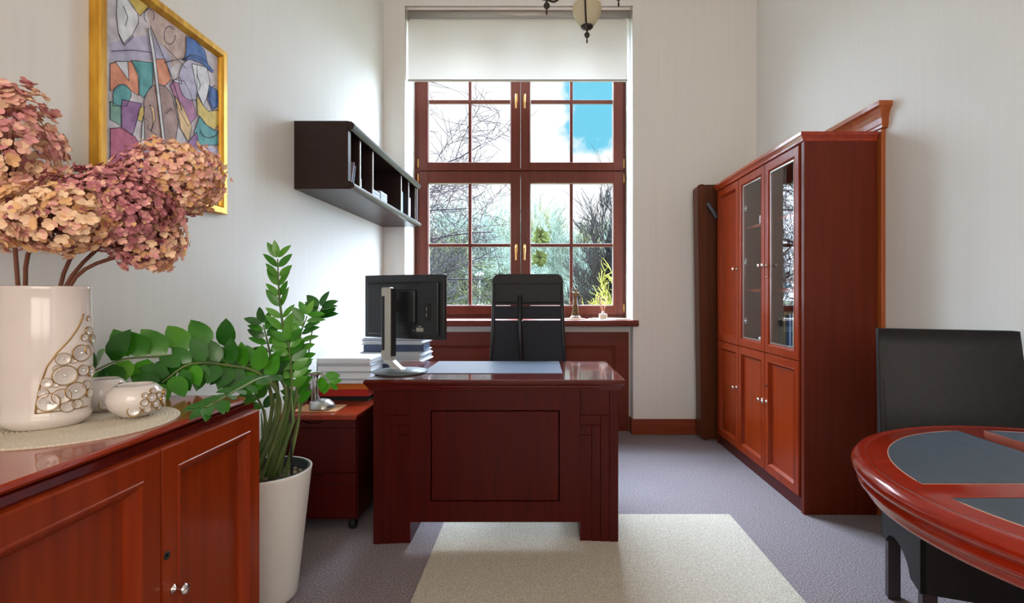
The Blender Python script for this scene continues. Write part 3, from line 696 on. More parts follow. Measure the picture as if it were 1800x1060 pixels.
for k in range(3):
    ya = 2.738+DW*k+.0015; w = DW-.003
    # door boards face -x: u along +y
    O = (BX+.021, ya, .802)
    if k < 2:
        d_ = MB().loops(O, (0, 1, 0), (0, 0, 1), (-1, 0, 0), w, 1.958-.802, pr+[(.066, 0)], cap=False).build('glazed_door', 'mah', bc)
        d_['label'] = 'glazed door'
        MB().box(BX+.010, BX+.013, ya+.062, ya+w-.062, .802+.062, 1.958-.062).build('glass_pane', 'cabglass', d_)
        fr = MB()
        fr.loops((BX+.0105, ya+.060, .862), (0, 1, 0), (0, 0, 1), (-1, 0, 0), w-.12, 1.036, [(0, 0), (0, .004), (.007, .004), (.007, 0)], cap=False)
        fr.build('glass_bead', 'silver', d_)
        if k == 1:
            for zc in (.98, 1.38, 1.74):
                e = MB()
                for a in range(4):
                    an = a*PI/2+PI/4
                    e.tube([(BX+.009, ya+w-.105+.012*math.cos(t*PI/8)+.010*math.cos(an), zc+.012*math.sin(t*PI/8)+.010*math.sin(an)) for t in range(17)], .0009, 4)
                e.tube([(BX+.009, ya+w-.105-.05, zc), (BX+.009, ya+w-.105+.03, zc)], .0009, 4)
                e.build('etched_ornament', 'grey', d_)
    else:
        d_ = MB().loops(O, (0, 1, 0), (0, 0, 1), (-1, 0, 0), w, 1.958-.802, pr+[(.068, .004)]).build('panelled_door', 'mah', bc)
    kn = MB(); ky = ya+w-.028 if k == 0 else ya+.028
    knob(kn, BX, ky, 1.335); kn.build('knob', 'chrome', d_)
    O = (BX+.021, ya, .075)
    d2 = MB().loops(O, (0, 1, 0), (0, 0, 1), (-1, 0, 0), w, .798-.075, pr+[(.068, .004)]).build('lower_door', 'mah', bc)
    kn = MB(); knob(kn, BX, ky, .505); kn.build('knob', 'chrome', d2)
    if k == 0:
        MB().lathe([(0, 0), (.007, 0), (.007, -.003), (0, -.003)], (BX-.001, ky, 1.26), 12, axis='x').build('keyhole', 'brass', d_)
        MB().lathe([(0, 0), (.007, 0), (.007, -.003), (0, -.003)], (BX-.001, ky, .60), 12, axis='x').build('keyhole', 'blackm', d2)
# contents
cols = ['teal', 'teal', 'olive', 'creamc', 'teal', 'navy', 'bluec', 'navy', 'creamc', 'navy', 'teal', 'mauve', 'teal', 'navy', 'olive', 'navy']
nm = {'teal': 'teal', 'olive': 'olive', 'creamc': 'cream', 'navy': 'navy blue', 'bluec': 'pale blue', 'mauve': 'mauve'}
y = 3.13; hs = [.23, .23, .21, .24, .22, .20, .23, .21, .235, .20, .21, .22, .2, .23, .22, .21]
order = ['farthest', 'second', 'third', 'fourth', 'fifth', 'sixth', 'seventh', 'eighth', 'ninth', 'tenth', 'eleventh', 'twelfth', 'thirteenth', 'fourteenth', 'fifteenth', 'nearest']
for i, c in enumerate(cols):
    t = [.022, .026, .018, .02][i % 4]
    book('book', BX+.075, BX+.235, y-t, y-.001, .8155, hs[i], c, '%s book on the bottom glazed shelf of the bookcase, %s from its window end' % (nm[c], order[i]) if 0 < i < 15 else '%s book on the bottom glazed shelf of the bookcase, %s' % (nm[c], ['closest to the middle door', 'closest to the bookcase side'][i > 0]), group='books behind the right glass door'); y -= t
book('book', BX+.14, BX+.30, 3.04, 3.10, 1.1935, .27, 'creamc', 'tall cream book on the middle shelf behind the right glass door')
book('book', BX+.14, BX+.30, 2.93, 3.10, 1.6235, .22, 'olive', 'wide olive green book on the top shelf behind the right glass door')
fg = thing('figurine', (BX+.09, 3.035, 1.1935), 'small blue and white rounded figurine in front of the cream book', 'figurine')
MB().lathe([(0, 0), (.018, 0), (.02, .02), (.013, .036), (0, .038)], (BX+.09, 3.035, 1.1935), 16).build('body', mat('blue_glaze', rgb(90,150,176), .25), fg)
MB().lathe([(0, 0), (.012, .003), (.016, .014), (.012, .025), (0, .028)], (BX+.09, 3.035, 1.228), 16).build('head', 'ceramic', fg)
def jar(x, y, z, r, h, label, nme, cat):
    t = thing(nme, (x, y, z), label, cat)
    MB().lathe([(0, 0), (r*.9, 0), (r, h*.05), (r, h*.9), (r*.9, h), (r*.8, h*.98), (r*.8, h*.1), (0, h*.1)], (x, y, z), 20).build('body', 'ceramic', t)
    return t
j = jar(BX+.10, 3.40, 1.6235, .025, .06, 'white mug on the upper shelf behind the middle glass door', 'mug', 'mug')
MB().tube([(BX+.10+0, 3.375, 1.665), (BX+.10, 3.36, 1.66), (BX+.10, 3.355, 1.65), (BX+.10, 3.36, 1.637), (BX+.10, 3.375, 1.635)], .003, 6).build('handle', 'ceramic', j)
j = jar(BX+.10, 3.40, .8155, .03, .06, 'pale bottle at the bottom behind the middle glass door', 'bottle', 'bottle')
MB().lathe([(0, 0), (.012, 0), (.01, .05), (0, .052)], (BX+.10, 3.40, .875), 14).build('neck', 'ceramic', j)
t = thing('award', (BX+.09, 3.36, 1.1935), 'small brass award on the middle shelf behind the middle glass door', 'award')
MB().lathe([(0, 0), (.016, 0), (.014, .006), (.003, .01), (.003, .03), (.009, .04), (.004, .055), (0, .058)], (BX+.09, 3.36, 1.1935), 12).build('cup', 'brass', t)

# board standing in the corner
bt = thing('wooden_board', (1.5, 4.1, 0), 'tall brown wooden board with rounded corners standing in the corner behind the bookcase', 'board')
def rrect(x0, x1, z0, z1, r, n=5):
    p = []
    for cx_, cz_, a0 in ((x1-r, z1-r, 0), (x0+r, z1-r, PI/2), (x0+r, z0+r, PI), (x1-r, z0+r, 1.5*PI)):
        for i in range(n+1): a = a0+PI/2*i/n; p.append((cx_+r*math.cos(a), cz_+r*math.sin(a)))
    return p
Sh = Matrix.Translation((1.284, 4.1, 0)) @ Matrix.Rotation(math.radians(-.9), 4, 'Y') @ Matrix.Translation((-1.284, -4.1, 0))
b = MB(); b.T = Sh; b.prism([(x, 4.075, z) for x, z in rrect(1.284, 1.72, .006, 2.03, .035)], (0, .10, 0)); b.build('board_body', 'board', bt)
b = MB(); b.T = Sh; b.prism([(x, 4.055, z) for x, z in rrect(1.284, 1.352, .006, 2.03, .028)], (0, .022, 0), False); b.build('edge_strip', 'board', bt)
b = MB(); b.T = Matrix.Translation((1.365, 4.04, 1.82)) @ Matrix.Rotation(math.radians(-32), 4, 'Y'); b.box(-.012, .012, -.01, .02, -.07, .07, .004, 2)
b.build('bracket', mat('blue_grey_metal', rgb(84,92,104), .4, .4), bt)

# ------------------------------------------------------------------ sideboard
SBX, SBY0, SBY1, SBZ = -.83, .30, 1.53, .856
sb = thing('sideboard', (-1.06, .93, 0), 'low glossy red mahogany sideboard along the left wall under the vase', 'sideboard')
b = MB().box(XL+.004, SBX-.022, SBY0, SBY1-.01, 0, SBZ-.037); b.build('body', 'mah', sb)
# top: gently curved end overhang
b = MB(); prof = [(.008, 0), (.002, .003), (0, .009), (.004, .015), (.012, .018)]
out = [(XL+.002, SBY0-.01)]
pts = [(SBX-.020-.012*(i/10)**3, SBY0-.01+(SBY1-.03-SBY0)*i/10) for i in range(11)]+[(SBX-.045, SBY1-.002), (SBX-.075, SBY1+.012), (SBX-.12, SBY1+.018)]
out += pts+[(XL+.002, SBY1+.018)]
n = len(out); vs = []
cxm, cym = -1.06, .93
for o, z in prof:
    for (x, y) in out:
        vs.append((x-(o if x > XL+.01 else 0), y-(o if y > cym else -o)*(1 if (y > SBY1-.03 or y < SBY0) else 0), SBZ-z))
k = len(prof)
b.add(vs, [(i*n+j, i*n+(j+1) % n, (i+1)*n+(j+1) % n, (i+1)*n+j) for i in range(k-1) for j in range(n)]+[tuple(range(n)), tuple(range((k-1)*n, k*n))], False)
b.build('sideboard_top', 'mahy', sb)
MB().box(XL+.004, SBX-.020, SBY0, SBY1-.006, .820, SBZ-.018).build('fascia', 'deskt', sb)
edges = [SBY1-.005-.003, 1.125, .720, .315]
prs = [(0, 0), (0, .016), (.003, .022), (.050, .022), (.052, .024), (.056, .024), (.064, .019), (.076, .006), (.078, .001), (.080, .001)]
for k in range(3):
    ya, yb_ = edges[k+1]+.001, edges[k]-.001
    d_ = MB().loops((SBX-.022, ya, .06), (0, 1, 0), (0, 0, 1), (1, 0, 0), yb_-ya, .818-.06, prs).build('door', 'mah', sb)
    kn = MB(); yk = ya+.022 if k == 0 else yb_-.022
    if k == 0:
        kn.lathe([(0, 0), (.010, 0), (.010, .003), (.005, .005), (.005, .016), (.011, .020), (.013, .027), (.009, .033), (0, .034)], (SBX, yk+.012, .492), 16, axis='x'); kn.build('knob', 'chrome', d_)
        MB().lathe([(0, 0), (.009, 0), (.009, .003), (.004, .003), (.004, .001), (0, .001)], (SBX-.001, yk-.008, .578), 16, axis='x').build('keyhole', 'blackm', d_)
    elif k == 9:
        kn.lathe([(0, 0), (.010, 0), (.010, .003), (.005, .005), (.005, .016), (.011, .020), (.013, .027), (.009, .033), (0, .034)], (SBX, yk-.0, .492), 16, axis='x'); kn.build('knob', 'chrome', d_)
MB().box(XL+.02, SBX-.04, SBY0+.01, SBY1-.02, 0, .06).build('plinth', 'desk', sb)

# woven mat with concentric rings
mc = Vector((-1.072, 1.185, SBZ))
b = MB(); prof = [(0, 0)]; 
R = .198; rings = 24
pr_ = [(0, .003)]
for i in range(rings):
    r0 = R*i/rings; dr = R/rings
    pr_ += [(r0+dr*.25, .0045), (r0+dr*.75, .0045), (r0+dr, .0022)]
pr_ += [(R, 0), (0, 0)]
b.lathe(pr_, mc, 72); 
mm = M['mat']; vary(mm, rgb(196,184,160), rgb(224,214,196), (220, 220, 220), 2)
tag(b.build('placemat', 'mat', loc=mc), 'round woven cream placemat under the vase on the sideboard', 'placemat')

# vase: flattened oval white ceramic with bubble relief
VC = Vector((-1.122, 1.165, SBZ+.0045))
va = thing('vase', VC, 'tall white ceramic vase with a bubble relief holding dried hydrangeas', 'vase')
vr = Matrix.Translation(VC) @ Matrix.Rotation(math.radians(30), 4, 'Z')
AX, AY = .92, .68
def vpro(z):   # outer radius at height z
    if z < .012: return .070+.012*z/.012
    if z < .03: return .084+.003*(z-.012)/.018
    return .087+.003*math.sin((z-.03)/.29*PI)-.001
b = MB(); b.T = vr
pf = [(0, 0), (.066, 0), (.072, .004), (.084, .014), (.088, .024), (.084, .034), (.0845, .05)]+[(vpro(z), z) for z in (.08, .12, .16, .2, .24, .28, .31)]+[(.0885, .316), (.086, .318), (.082, .314), (.080, .28), (.078, .1), (.07, .03), (0, .025)]
b.lathe(pf, (0, 0, 0), 64, AX, AY); b.build('vase_body', 'ceramic', va)
# relief bubbles in a curved triangle on the side facing the room (angle measured round the vase)
def vpos(a, z, off=0):
    r = vpro(z)+off; p = Vector((r*AX*math.cos(a), r*AY*math.sin(a), z)); nrm = Vector((math.cos(a)/AX, math.sin(a)/AY, 0)).normalized(); return p, nrm
def disc(b, p, nrm, r, prof, n=20, T=None):
    u = Vector((0, 0, 1)); w = nrm.cross(u).normalized(); vs = []; k = len(prof)
    for i in range(n):
        a = 2*PI*i/n
        for rr_, hh in prof: vs.append(p+w*(r*rr_*math.cos(a))+u*(r*rr_*math.sin(a))+nrm*hh)
    b.add(vs, [(i*k+j, ((i+1) % n)*k+j, ((i+1) % n)*k+j+1, i*k+j+1) for i in range(n) for j in range(k-1)], True)
camdir = math.atan2(0-VC.y, 0-VC.x)-math.radians(30)     # where the room sees it from
bub = MB(); bub.T = vr; trim = MB(); trim.T = vr; gem = MB(); gem.T = vr
# (angle offset right of the view axis in radians, height, radius)
spots = [(-.02, .062, .019), (-.05, .105, .010), (-.12, .083, .009), (.25, .072, .016), (.38, .048, .012), (.32, .118, .021), (.28, .155, .013), (.58, .080, .019), (.78, .125, .012), (.72, .165, .018), (.82, .20, .008), (.62, .05, .010), (.90, .09, .010), (1.0, .17, .012), (.98, .215, .009), (1.1, .12, .012), (1.05, .07, .010), (.12, .10, .006), (.15, .135, .007), (.5, .15, .006), (1.0, .243, .006), (1.18, .195, .010), (.48, .10, .005)]
for da, z, r in spots:
    p, nn = vpos(camdir+da, z, .001)
    disc(bub, p, nn, r, [(0, .0004), (.55, .001), (.8, .0018), (.92, .0026), (1, .0018), (1.05, 0)])
    disc(trim, p, nn, r, [(1.0, .0010), (1.0, .0029), (1.07, .0025), (1.08, 0)])
    if r > .011: disc(gem, p, nn, r*.2, [(0, .006), (.6, .005), (1, .0015)], 6)
bub.build('bubble_relief', 'pearl', va); trim.build('gold_rims', 'goldtrim', va); gem.build('crystals', 'gem', va)
cv = MB(); cv.T = vr
line = [(-.28, .040), (-.26, .06), (-.18, .10), (-.05, .14), (.15, .17), (.40, .195), (.65, .225), (.85, .26)]
cpts = []
for i in range(len(line)-1):
    for t in range(6):
        a = line[i][0]+(line[i+1][0]-line[i][0])*t/6; z = line[i][1]+(line[i+1][1]-line[i][1])*t/6; cpts.append(vpos(camdir+a, z, .001)[0])
cv.tube(cpts, .0016, 6); cv.tube([vpos(camdir-.28+.1*t, .040, .001)[0] for t in range(14)], .0012, 6)
cv.build('relief_outline', 'goldtrim', va)

def bowl(c, r, h, label, rot):
    t = thing('ceramic_bowl', c, label, 'bowl', 'white bubble relief bowls')
    pf = [(0, 0), (r*.45, 0), (r*.62, h*.08), (r*.92, h*.32), (r, h*.55), (r*.93, h*.80), (r*.72, h*.96), (r*.62, h), (r*.58, h*.96), (r*.7, h*.8), (r*.8, h*.5), (r*.5, h*.15), (0, h*.12)]
    MB().lathe(pf, c, 48).build('bowl_body', 'ceramic', t)
    def br(z):
        for i in range(7):
            if pf[i][1] <= z <= pf[i+1][1]:
                f = (z-pf[i][1])/max(1e-6, pf[i+1][1]-pf[i][1]); return pf[i][0]+(pf[i+1][0]-pf[i][0])*f
        return r
    bb, tr, ge = MB(), MB(), MB(); cd = math.atan2(-c[1], -c[0])+rot
    for da, zf, q in [(-.05, .28, .21), (.28, .5, .13), (.42, .28, .14), (.55, .62, .17), (.72, .42, .16), (.3, .72, .1), (.85, .66, .13), (.95, .3, .15), (1.1, .5, .17), (.62, .82, .10), (1.3, .68, .14), (1.35, .35, .16)]:
        z = h*zf; a = cd+da; rr_ = br(z); p = Vector((c[0]+rr_*math.cos(a), c[1]+rr_*math.sin(a), c[2]+z)); nn = Vector((math.cos(a), math.sin(a), (zf-.5)*.9)).normalized()
        disc(bb, p, nn, r*q, [(0, .0015), (.7, .002), (.92, .0035), (1.05, -.001)], 16); disc(tr, p, nn, r*q, [(1, .001), (1, .0038), (1.12, .003), (1.13, -.001)], 16)
        if q > .12: disc(ge, p, nn, r*q*.25, [(0, .0045), (1, .0015)], 6)
    bb.build('bubble_relief', 'pearl', t); tr.build('gold_rims', 'goldtrim', t); ge.build('crystals', 'gem', t)
    return t
bowl((-.995, 1.262, SBZ+.0045), .060, .078, 'small round white bowl with bubble relief, nearer the front edge of the sideboard', 0)
bowl((-1.125, 1.318, SBZ+.0045), .056, .082, 'round white bowl with bubble relief, half hidden between vase and other bowl', .15)

# ------------------------------------------------------------------ dried hydrangeas
def hydrangea(head, rad, tilt, nflo, size, tints, foot, mid, label):
    hc = Vector(head); t = thing('hydrangea', foot, label, 'dried flower', 'dried hydrangeas in the vase')
    st = MB(); st.tube(catmull([foot, mid, hc-Vector((0, 0, rad[2]*.3))], 6), [.0042]*12+[.0036], 7)
    rng = random.Random(int(abs(hc.x*1000)+hc.z*977))
    core = []
    for k in range(26):
        v = Vector((rng.gauss(0, 1), rng.gauss(0, 1), rng.gauss(0, 1))).normalized()
        e = hc+Vector((v.x*rad[0], v.y*rad[1], v.z*rad[2]))*.85
        st.tube([hc-Vector((0, 0, rad[2]*.3)), (hc+e)/2+Vector((0, 0, -.01)), e], [.002, .0012, .0007], 5)
    st.build('stem', 'stemb', t)
    b = MB(); R3 = tilt
    for k in range(nflo):
        v = Vector((rng.gauss(0, 1), rng.gauss(0, 1), rng.gauss(0, 1))).normalized()
        q = .80+.24*rng.random()
        if rng.random() < .25: q *= .8
        lump = 1+.10*math.sin(v.x*7+hc.x*30)*math.sin(v.z*6+1)+.06*math.sin(v.y*9)
        loc = Vector((v.x*rad[0], v.y*rad[1], v.z*rad[2]))*q*lump; loc.rotate(R3); p = hc+loc
        if p.x < XL+.012: continue
        nn = (v+Vector((rng.uniform(-.5, .5), rng.uniform(-.5, .5), rng.uniform(-.5, .5)))*.9).normalized()
        a0 = rng.random()*PI; s = size*rng.uniform(.7, 1.2)
        u = nn.cross(Vector((.3, .2, 1))).normalized(); w = nn.cross(u)
        # colour drifts over the head as on the dried bloom
        g = tints(v, rng); 
        for j in range(4):
            b.mi = g if rng.random() > .25 else min(4, max(0, g+rng.choice((-1, 1))))
            a = a0+PI/2*j+rng.uniform(-.15, .15); d_ = u*math.cos(a)+w*math.sin(a)
            b.petal(p, d_+nn*rng.uniform(.0, .5), nn, s, s*.95, rng.uniform(-.2, .35), .25)
    b.build('flower_head', ['petal%d' % i for i in range(5)], t)
def tA(v, r): return r.choice([1, 0, 0, 4, 1]) if v.z < .1 else r.choice([1, 1, 2, 2, 0])
def tB(v, r): return r.choice([3, 3, 2, 3, 2]) if v.z > -.5 else r.choice([2, 1, 3])
def tC(v, r): return r.choice([2, 1, 3, 2]) if v.x < .25 else r.choice([1, 0, 4, 1])
def tD(v, r): return r.choice([0, 0, 1, 4])
vt = VC+Vector((0, 0, .31))
hydrangea(P(15, 292, 1.14), (.095, .10, .185), Matrix.Rotation(.08, 3, 'Y'), 900, .0135, tA, vt+Vector((-.035, -.01, -.29)), P(28, 455, 1.13), 'tall pinkish tan dried hydrangea at the left edge, tallest of the bunch')
hydrangea(P(95, 385, 1.08), (.115, .085, .070), Matrix.Rotation(0, 3, 'Y'), 700, .0130, tD, vt+Vector((-.03, .01, -.29)), P(45, 470, 1.12), 'pale tan dried hydrangea at the lower left above the vase')
hydrangea(P(195, 368, 1.17), (.135, .10, .095), Matrix.Rotation(.1, 3, 'Y'), 1500, .0100, tB, vt+Vector((0, 0, -.29)), P(112, 480, 1.17), 'deep rose dried hydrangea in the middle of the bunch')
hydrangea(P(290, 322, 1.27), (.140, .10, .098), Matrix.Rotation(-.35, 3, 'Y'), 1600, .0092, tC, vt+Vector((.015, .005, -.15)), P(126, 485, 1.165), 'rose and tan dried hydrangea reaching over the picture, rightmost of the bunch')
hydrangea(P(262, 418, 1.22), (.078, .07, .078), Matrix.Rotation(.2, 3, 'Y'), 560, .0105, tC, vt+Vector((.02, .005, -.15)), P(133, 487, 1.165), 'small tan pink dried hydrangea hanging lowest on the right of the bunch')

# ------------------------------------------------------------------ picture on the left wall
pc = thing('picture', (XL, 1.77, 1.48), 'gold framed abstract painting with coloured figures on the left wall', 'picture')
PY0, PY1, PZ0, PZ1 = 1.467, 2.069, 1.480, 2.135
MB().loops((XL+.001, PY0, PZ0), (0, 1, 0), (0, 0, 1), (1, 0, 0), PY1-PY0, PZ1-PZ0, [(0, 0), (0, .028), (.003, .031), (.024, .031), (.030, .024), (.034, .016), (.034, 0)], cap=False).build('frame', 'gold', pc)
XC = XL+.012
pal = {'bg': (206,200,206), 'white': (222,226,232), 'yellow': (214,190,96), 'teal': (92,166,170), 'orange': (224,148,114), 'purple': (150,104,156), 'magenta': (190,100,134), 'brown': (168,140,134), 'blue': (72,112,180), 'mauve': (178,120,160), 'sand': (222,190,140), 'green': (120,168,150), 'lil': (182,178,204), 'ink': (70,72,92), 'tan': (200,178,170)}
keys = list(pal)
pm = []
for kk in keys:
    q = vary(mat('paint_'+kk, rgb(*pal[kk]), .6), rgb(*[max(0, c-22) for c in pal[kk]]), rgb(*[min(255, c+16) for c in pal[kk]]), (30, 30, 30), 6, .3, .7)
    pm.append(q)
def cz(px, py):
    Yw = -XC*F/(VX-px); return (Yw, H-(py-VY)/F*Yw)
pb = MB(); pb.mi = 0
pb.box(XL+.004, XC, PY0+.03, PY1-.03, PZ0+.03, PZ1-.03)
lay = [0]; inkb = MB()
def patch(col, pts, outline=True):
    lay[0] += 1; x = XC+.00012*lay[0]; pb.mi = keys.index(col)
    q = [(min(PY1-.032, max(PY0+.032, cz(*p)[0])), min(PZ1-.032, max(PZ0+.032, cz(*p)[1]))) for p in pts]
    pb.add([(x, a, c) for a, c in q], [tuple(range(len(q)))], False)
    if outline: inkb.tube([(x+.0002, a, c) for a, c in q+[q[0]]], .0011, 4, flat=1)
def arc(cx_, cy_, rx, ry, a0=0, a1=360, n=18): return [(cx_+rx*math.cos(math.radians(a0+(a1-a0)*i/n)), cy_+ry*math.sin(math.radians(a0+(a1-a0)*i/n))) for i in range(n+1)]
patch('tan', [(255, -40), (330, 20), (330, 100), (300, 120), (268, 60)], False)
patch('lil', [(193, 75), (262, 60), (268, 106), (193, 108)], False)
patch('yellow', [(212, -30), (262, -30), (262, 10), (246, 28), (225, 2)])
patch('white', [(206, -10), (222, -6), (242, 24), (243, 40), (232, 62), (216, 78), (208, 60), (204, 25)])
patch('orange', [(193, 112), (206, 108), (232, 108), (246, 132), (243, 168), (216, 150), (193, 160)])
patch('white', [(202, 108), (224, 108), (226, 142)])
patch('teal', [(230, 106), (268, 110), (268, 148), (252, 172), (244, 165), (242, 132)])
patch('lil', [(268, 60), (300, 100), (300, 140), (280, 145)], False)
patch('teal', arc(214, 168, 16, 20, 180, 360)+[(222, 186), (198, 186)])
patch('green', [(193, 178), (212, 188), (214, 222), (193, 210)])
patch('purple', [(214, 175), (248, 182), (240, 212), (232, 238), (212, 226), (212, 196)])
patch('magenta', [(193, 226), (214, 224), (236, 240), (250, 262), (193, 300)])
patch('yellow', [(244, 190), (254, 186), (250, 214), (240, 210)])
patch('white', [(250, 205), (262, 215), (258, 225), (272, 236), (285, 262), (246, 262)])
patch('orange', [(272, 104), (290, 104), (300, 140), (288, 152), (276, 150)])
patch('brown', arc(278, 196, 28, 48, 200, 340)+[(312, 215), (306, 262), (254, 262), (252, 210)])
patch('sand', [(262, 184), (270, 190), (272, 210), (264, 232), (268, 215), (266, 196)])
patch('mauve', [(298, 150), (306, 140), (322, 142), (334, 165), (345, 205), (330, 222), (312, 190)])
patch('white', [(302, 142), (316, 136), (318, 148)])
patch('sand', [(306, 168), (322, 190), (336, 222), (330, 250), (316, 225)])
patch('lil', arc(335, 140, 22, 36, 90, 270)+[(345, 110), (345, 175)])
patch('white', [(336, 112), (362, 118), (368, 145), (362, 172), (356, 186), (345, 160)])
patch('blue', [(326, 64), (342, 66), (358, 88), (364, 112), (350, 104), (330, 98), (322, 106), (326, 90)])
patch('blue', [(318, 106), (334, 96), (352, 100), (374, 124), (372, 128), (352, 110), (334, 104)])
patch('yellow', [(344, 166), (356, 186), (366, 196), (384, 194), (384, 220), (374, 230), (356, 215), (346, 200)])
patch('teal', [(350, 204), (362, 220), (386, 234), (386, 256), (346, 256), (340, 232)])
patch('purple', [(330, 250), (344, 232), (350, 262), (326, 262)])
patch('blue', [(366, 150), (380, 158), (384, 186), (372, 194), (364, 176)])
patch('lil', [(193, 300), (260, 262), (386, 262), (386, 360), (193, 300)], False)
patch('green', [(300, 290), (340, 280), (350, 340), (320, 330)])
patch('magenta', [(345, 275), (375, 270), (380, 330), (352, 330)])
patch('white', [(262, 50), (270, 90), (288, 245), (283, 245), (266, 100), (258, 50)])
def ink(pts, r=.0012):
    lay[0] += 1; inkb.tube([(XC+.00012*lay[0]+.0003, *cz(*p)) for p in pts], r, 4)
ink([(262, 45), (300, 135), (318, 195)]); ink(arc(260, 28, 9, 12, 120, 400)); ink(arc(296, 62, 10, 16, 0, 320))
ink([(214, 10), (222, 30), (218, 45)]); ink([(286, 80), (325, 120)]); ink([(286, 110), (330, 100)]); ink([(290, 200), (298, 190), (302, 196)])
ink([(344, 130), (350, 150), (346, 160)]); ink(arc(375, 170, 8, 20, 60, 300)); ink(arc(366, 228, 16, 14, 0, 180))
ink([(193, 90), (230, 88), (262, 92)]); ink([(206, 60), (216, 80), (232, 64)])
pb.build('canvas', pm, pc)
inkb.build('ink_lines', pm[keys.index('ink')], pc)

# ------------------------------------------------------------------ potted plant
PC = Vector((-1.045, 1.965, 0))
pp = thing('potted_plant', PC, 'large leafy green plant in a tall white tapered pot', 'plant')
MB().lathe([(0, .0), (.100, 0), (.106, .004), (.108, .02), (.158, .478), (.160, .487), (.156, .490), (.152, .487), (.152, .47)], PC, 56).build('pot', 'potw', pp)
MB().lathe([(.1525, .488), (.148, .490), (.144, .484), (.140, .42), (0, .42)], PC, 48).build('pot_liner', 'potin', pp)
MB().lathe([(0, .452), (.05, .455), (.10, .450), (.1425, .452), (.1425, .43)], PC, 40).build('soil', 'soil', pp)
b = MB(); rp = random.Random(3)
for k in range(110):
    a = rp.random()*2*PI; r = .135*math.sqrt(rp.random()); s = rp.uniform(.004, .009)
    c = PC+Vector((r*math.cos(a), r*math.sin(a), .456))
    b.lathe([(0, -s*.6), (s*.8, -s*.3), (s, 0), (s*.7, s*.4), (0, s*.6)], c, 7, 1, rp.uniform(.6, 1))
b.build('pebbles', 'pebble', pp)['kind'] = 'stuff'
MB().tube([(PC.x+.105, PC.y-.02, .44), (PC.x+.098, PC.y-.02, .80)], .0035, 6).build('support_stick', 'stick', pp)
rl = random.Random(11)
def zz_stem(pts, r0, npair, L, t0, mlist, spread=1.0, face=(0.25, -1, .35), droop=0.0, wd=.48, asc=.7):
    c = catmull(pts, 10); n = len(c)
    s_ = MB().tube(c, [r0*(1-.75*i/(n-1)) for i in range(n)], 8).build('stem', 'stemg', pp)
    b = MB(); fv = Vector(face).normalized()
    for k in range(npair):
        t = t0+(1-t0)*k/(npair-1) if npair > 1 else 1
        f = t*(n-1); i = min(n-2, int(f)); p = c[i].lerp(c[i+1], f-i); tg = (c[i+1]-c[i]).normalized()
        sd = tg.cross(fv).normalized()
        LL = L*(1.0-.25*abs(t-.5))*rl.uniform(.85, 1.1)
        sides = (-1, 1) if k < npair-1 else (-1, 1, 0)
        for sg in sides:
            d_ = (sd*sg*spread+tg*(asc if sg else 1.5)+Vector((rl.uniform(-.2, .2), rl.uniform(-.25, .25), rl.uniform(-.15, .2)-droop)))
            up = (fv+Vector((rl.uniform(-.45, .45), rl.uniform(-.3, .3), rl.uniform(-.2, .7)))).normalized()
            b.mi = rl.randrange(len(mlist))
            q = Vector(p)+d_.normalized()*L*.06
            tip = q+d_.normalized()*LL
            if tip.x < XL+.01: d_.x = abs(d_.x)*.3
            b.leaf(q, d_, up, LL, LL*wd, rl.uniform(.0, .25), 6, .14)
    b.build('leaflets', mlist, s_)
base = lambda dx, dy: PC+Vector((dx, dy, .44))
Yp = 1.965
zz_stem([base(-.0, .0), P(505, 700, Yp), P(500, 600, Yp-.02), P(491, 520, Yp-.03), P(488, 455, Yp-.05)], .009, 11, .078, .36, ['leafl', 'leafl', 'leaf'], .8, wd=.40, asc=1.15)
zz_stem([base(-.05, -.02), P(478, 720, 1.9), P(455, 650, 1.85), P(390, 612, 1.72), P(300, 625, 1.58), P(215, 632, 1.48), P(150, 660, 1.42)], .008, 9, .100, .48, ['leaf', 'leafl', 'leafd'], 1.0, wd=.66, asc=.45)
zz_stem([base(-.03, -.05), P(492, 720, 1.84), P(460, 660, 1.76), P(400, 642, 1.66), P(335, 640, 1.56), P(285, 672, 1.5)], .007, 10, .088, .36, ['leafd', 'leaf'], .9, wd=.58, asc=.4)
zz_stem([base(-.0, -.06), P(500, 720, 1.84), P(494, 668, 1.76), P(462, 664, 1.55), P(420, 684, 1.42), P(385, 704, 1.34), P(362, 716, 1.30)], .006, 10, .056, .42, ['leafd', 'leafd'], .9, (0.1, -.5, 1), 0.05, .5)
zz_stem([base(-.04, .0), P(486, 720, 1.9), P(478, 665, 1.86), P(450, 640, 1.78), P(410, 655, 1.72)], .007, 8, .08, .45, ['leafd', 'leaf'], .95, wd=.55)
zz_stem([base(.05, .03), P(528, 720, 2.02), P(540, 640, 2.08), P(550, 575, 2.12), P(562, 540, 2.14)], .006, 6, .085, .86, ['leafd'], 1.1, (.15, -.9, .5), .05, .5)
zz_stem([base(.03, .02), P(520, 700, 1.98), P(522, 640, 1.96), P(528, 590, 1.94), P(540, 555, 1.93)], .008, 8, .074, .45, ['leaf', 'leafl'], .9, wd=.5)
zz_stem([base(-.02, .03), P(488, 700, 1.98), P(478, 640, 1.96), P(470, 600, 1.94), P(462, 570, 1.93)], .008, 7, .074, .42, ['leaf', 'leafd'], .95, wd=.5)
zz_stem([base(.02, -.03), P(508, 720, 1.92), P(512, 650, 1.90), P(506, 600, 1.90)], .007, 7, .070, .5, ['leafl', 'leaf'], .95, wd=.5)
zz_stem([base(.07, .0), P(525, 740, 1.98), P(522, 690, 1.99), P(524, 650, 1.99)], .006, 5, .066, .5, ['leaf'], 1.0, wd=.55)
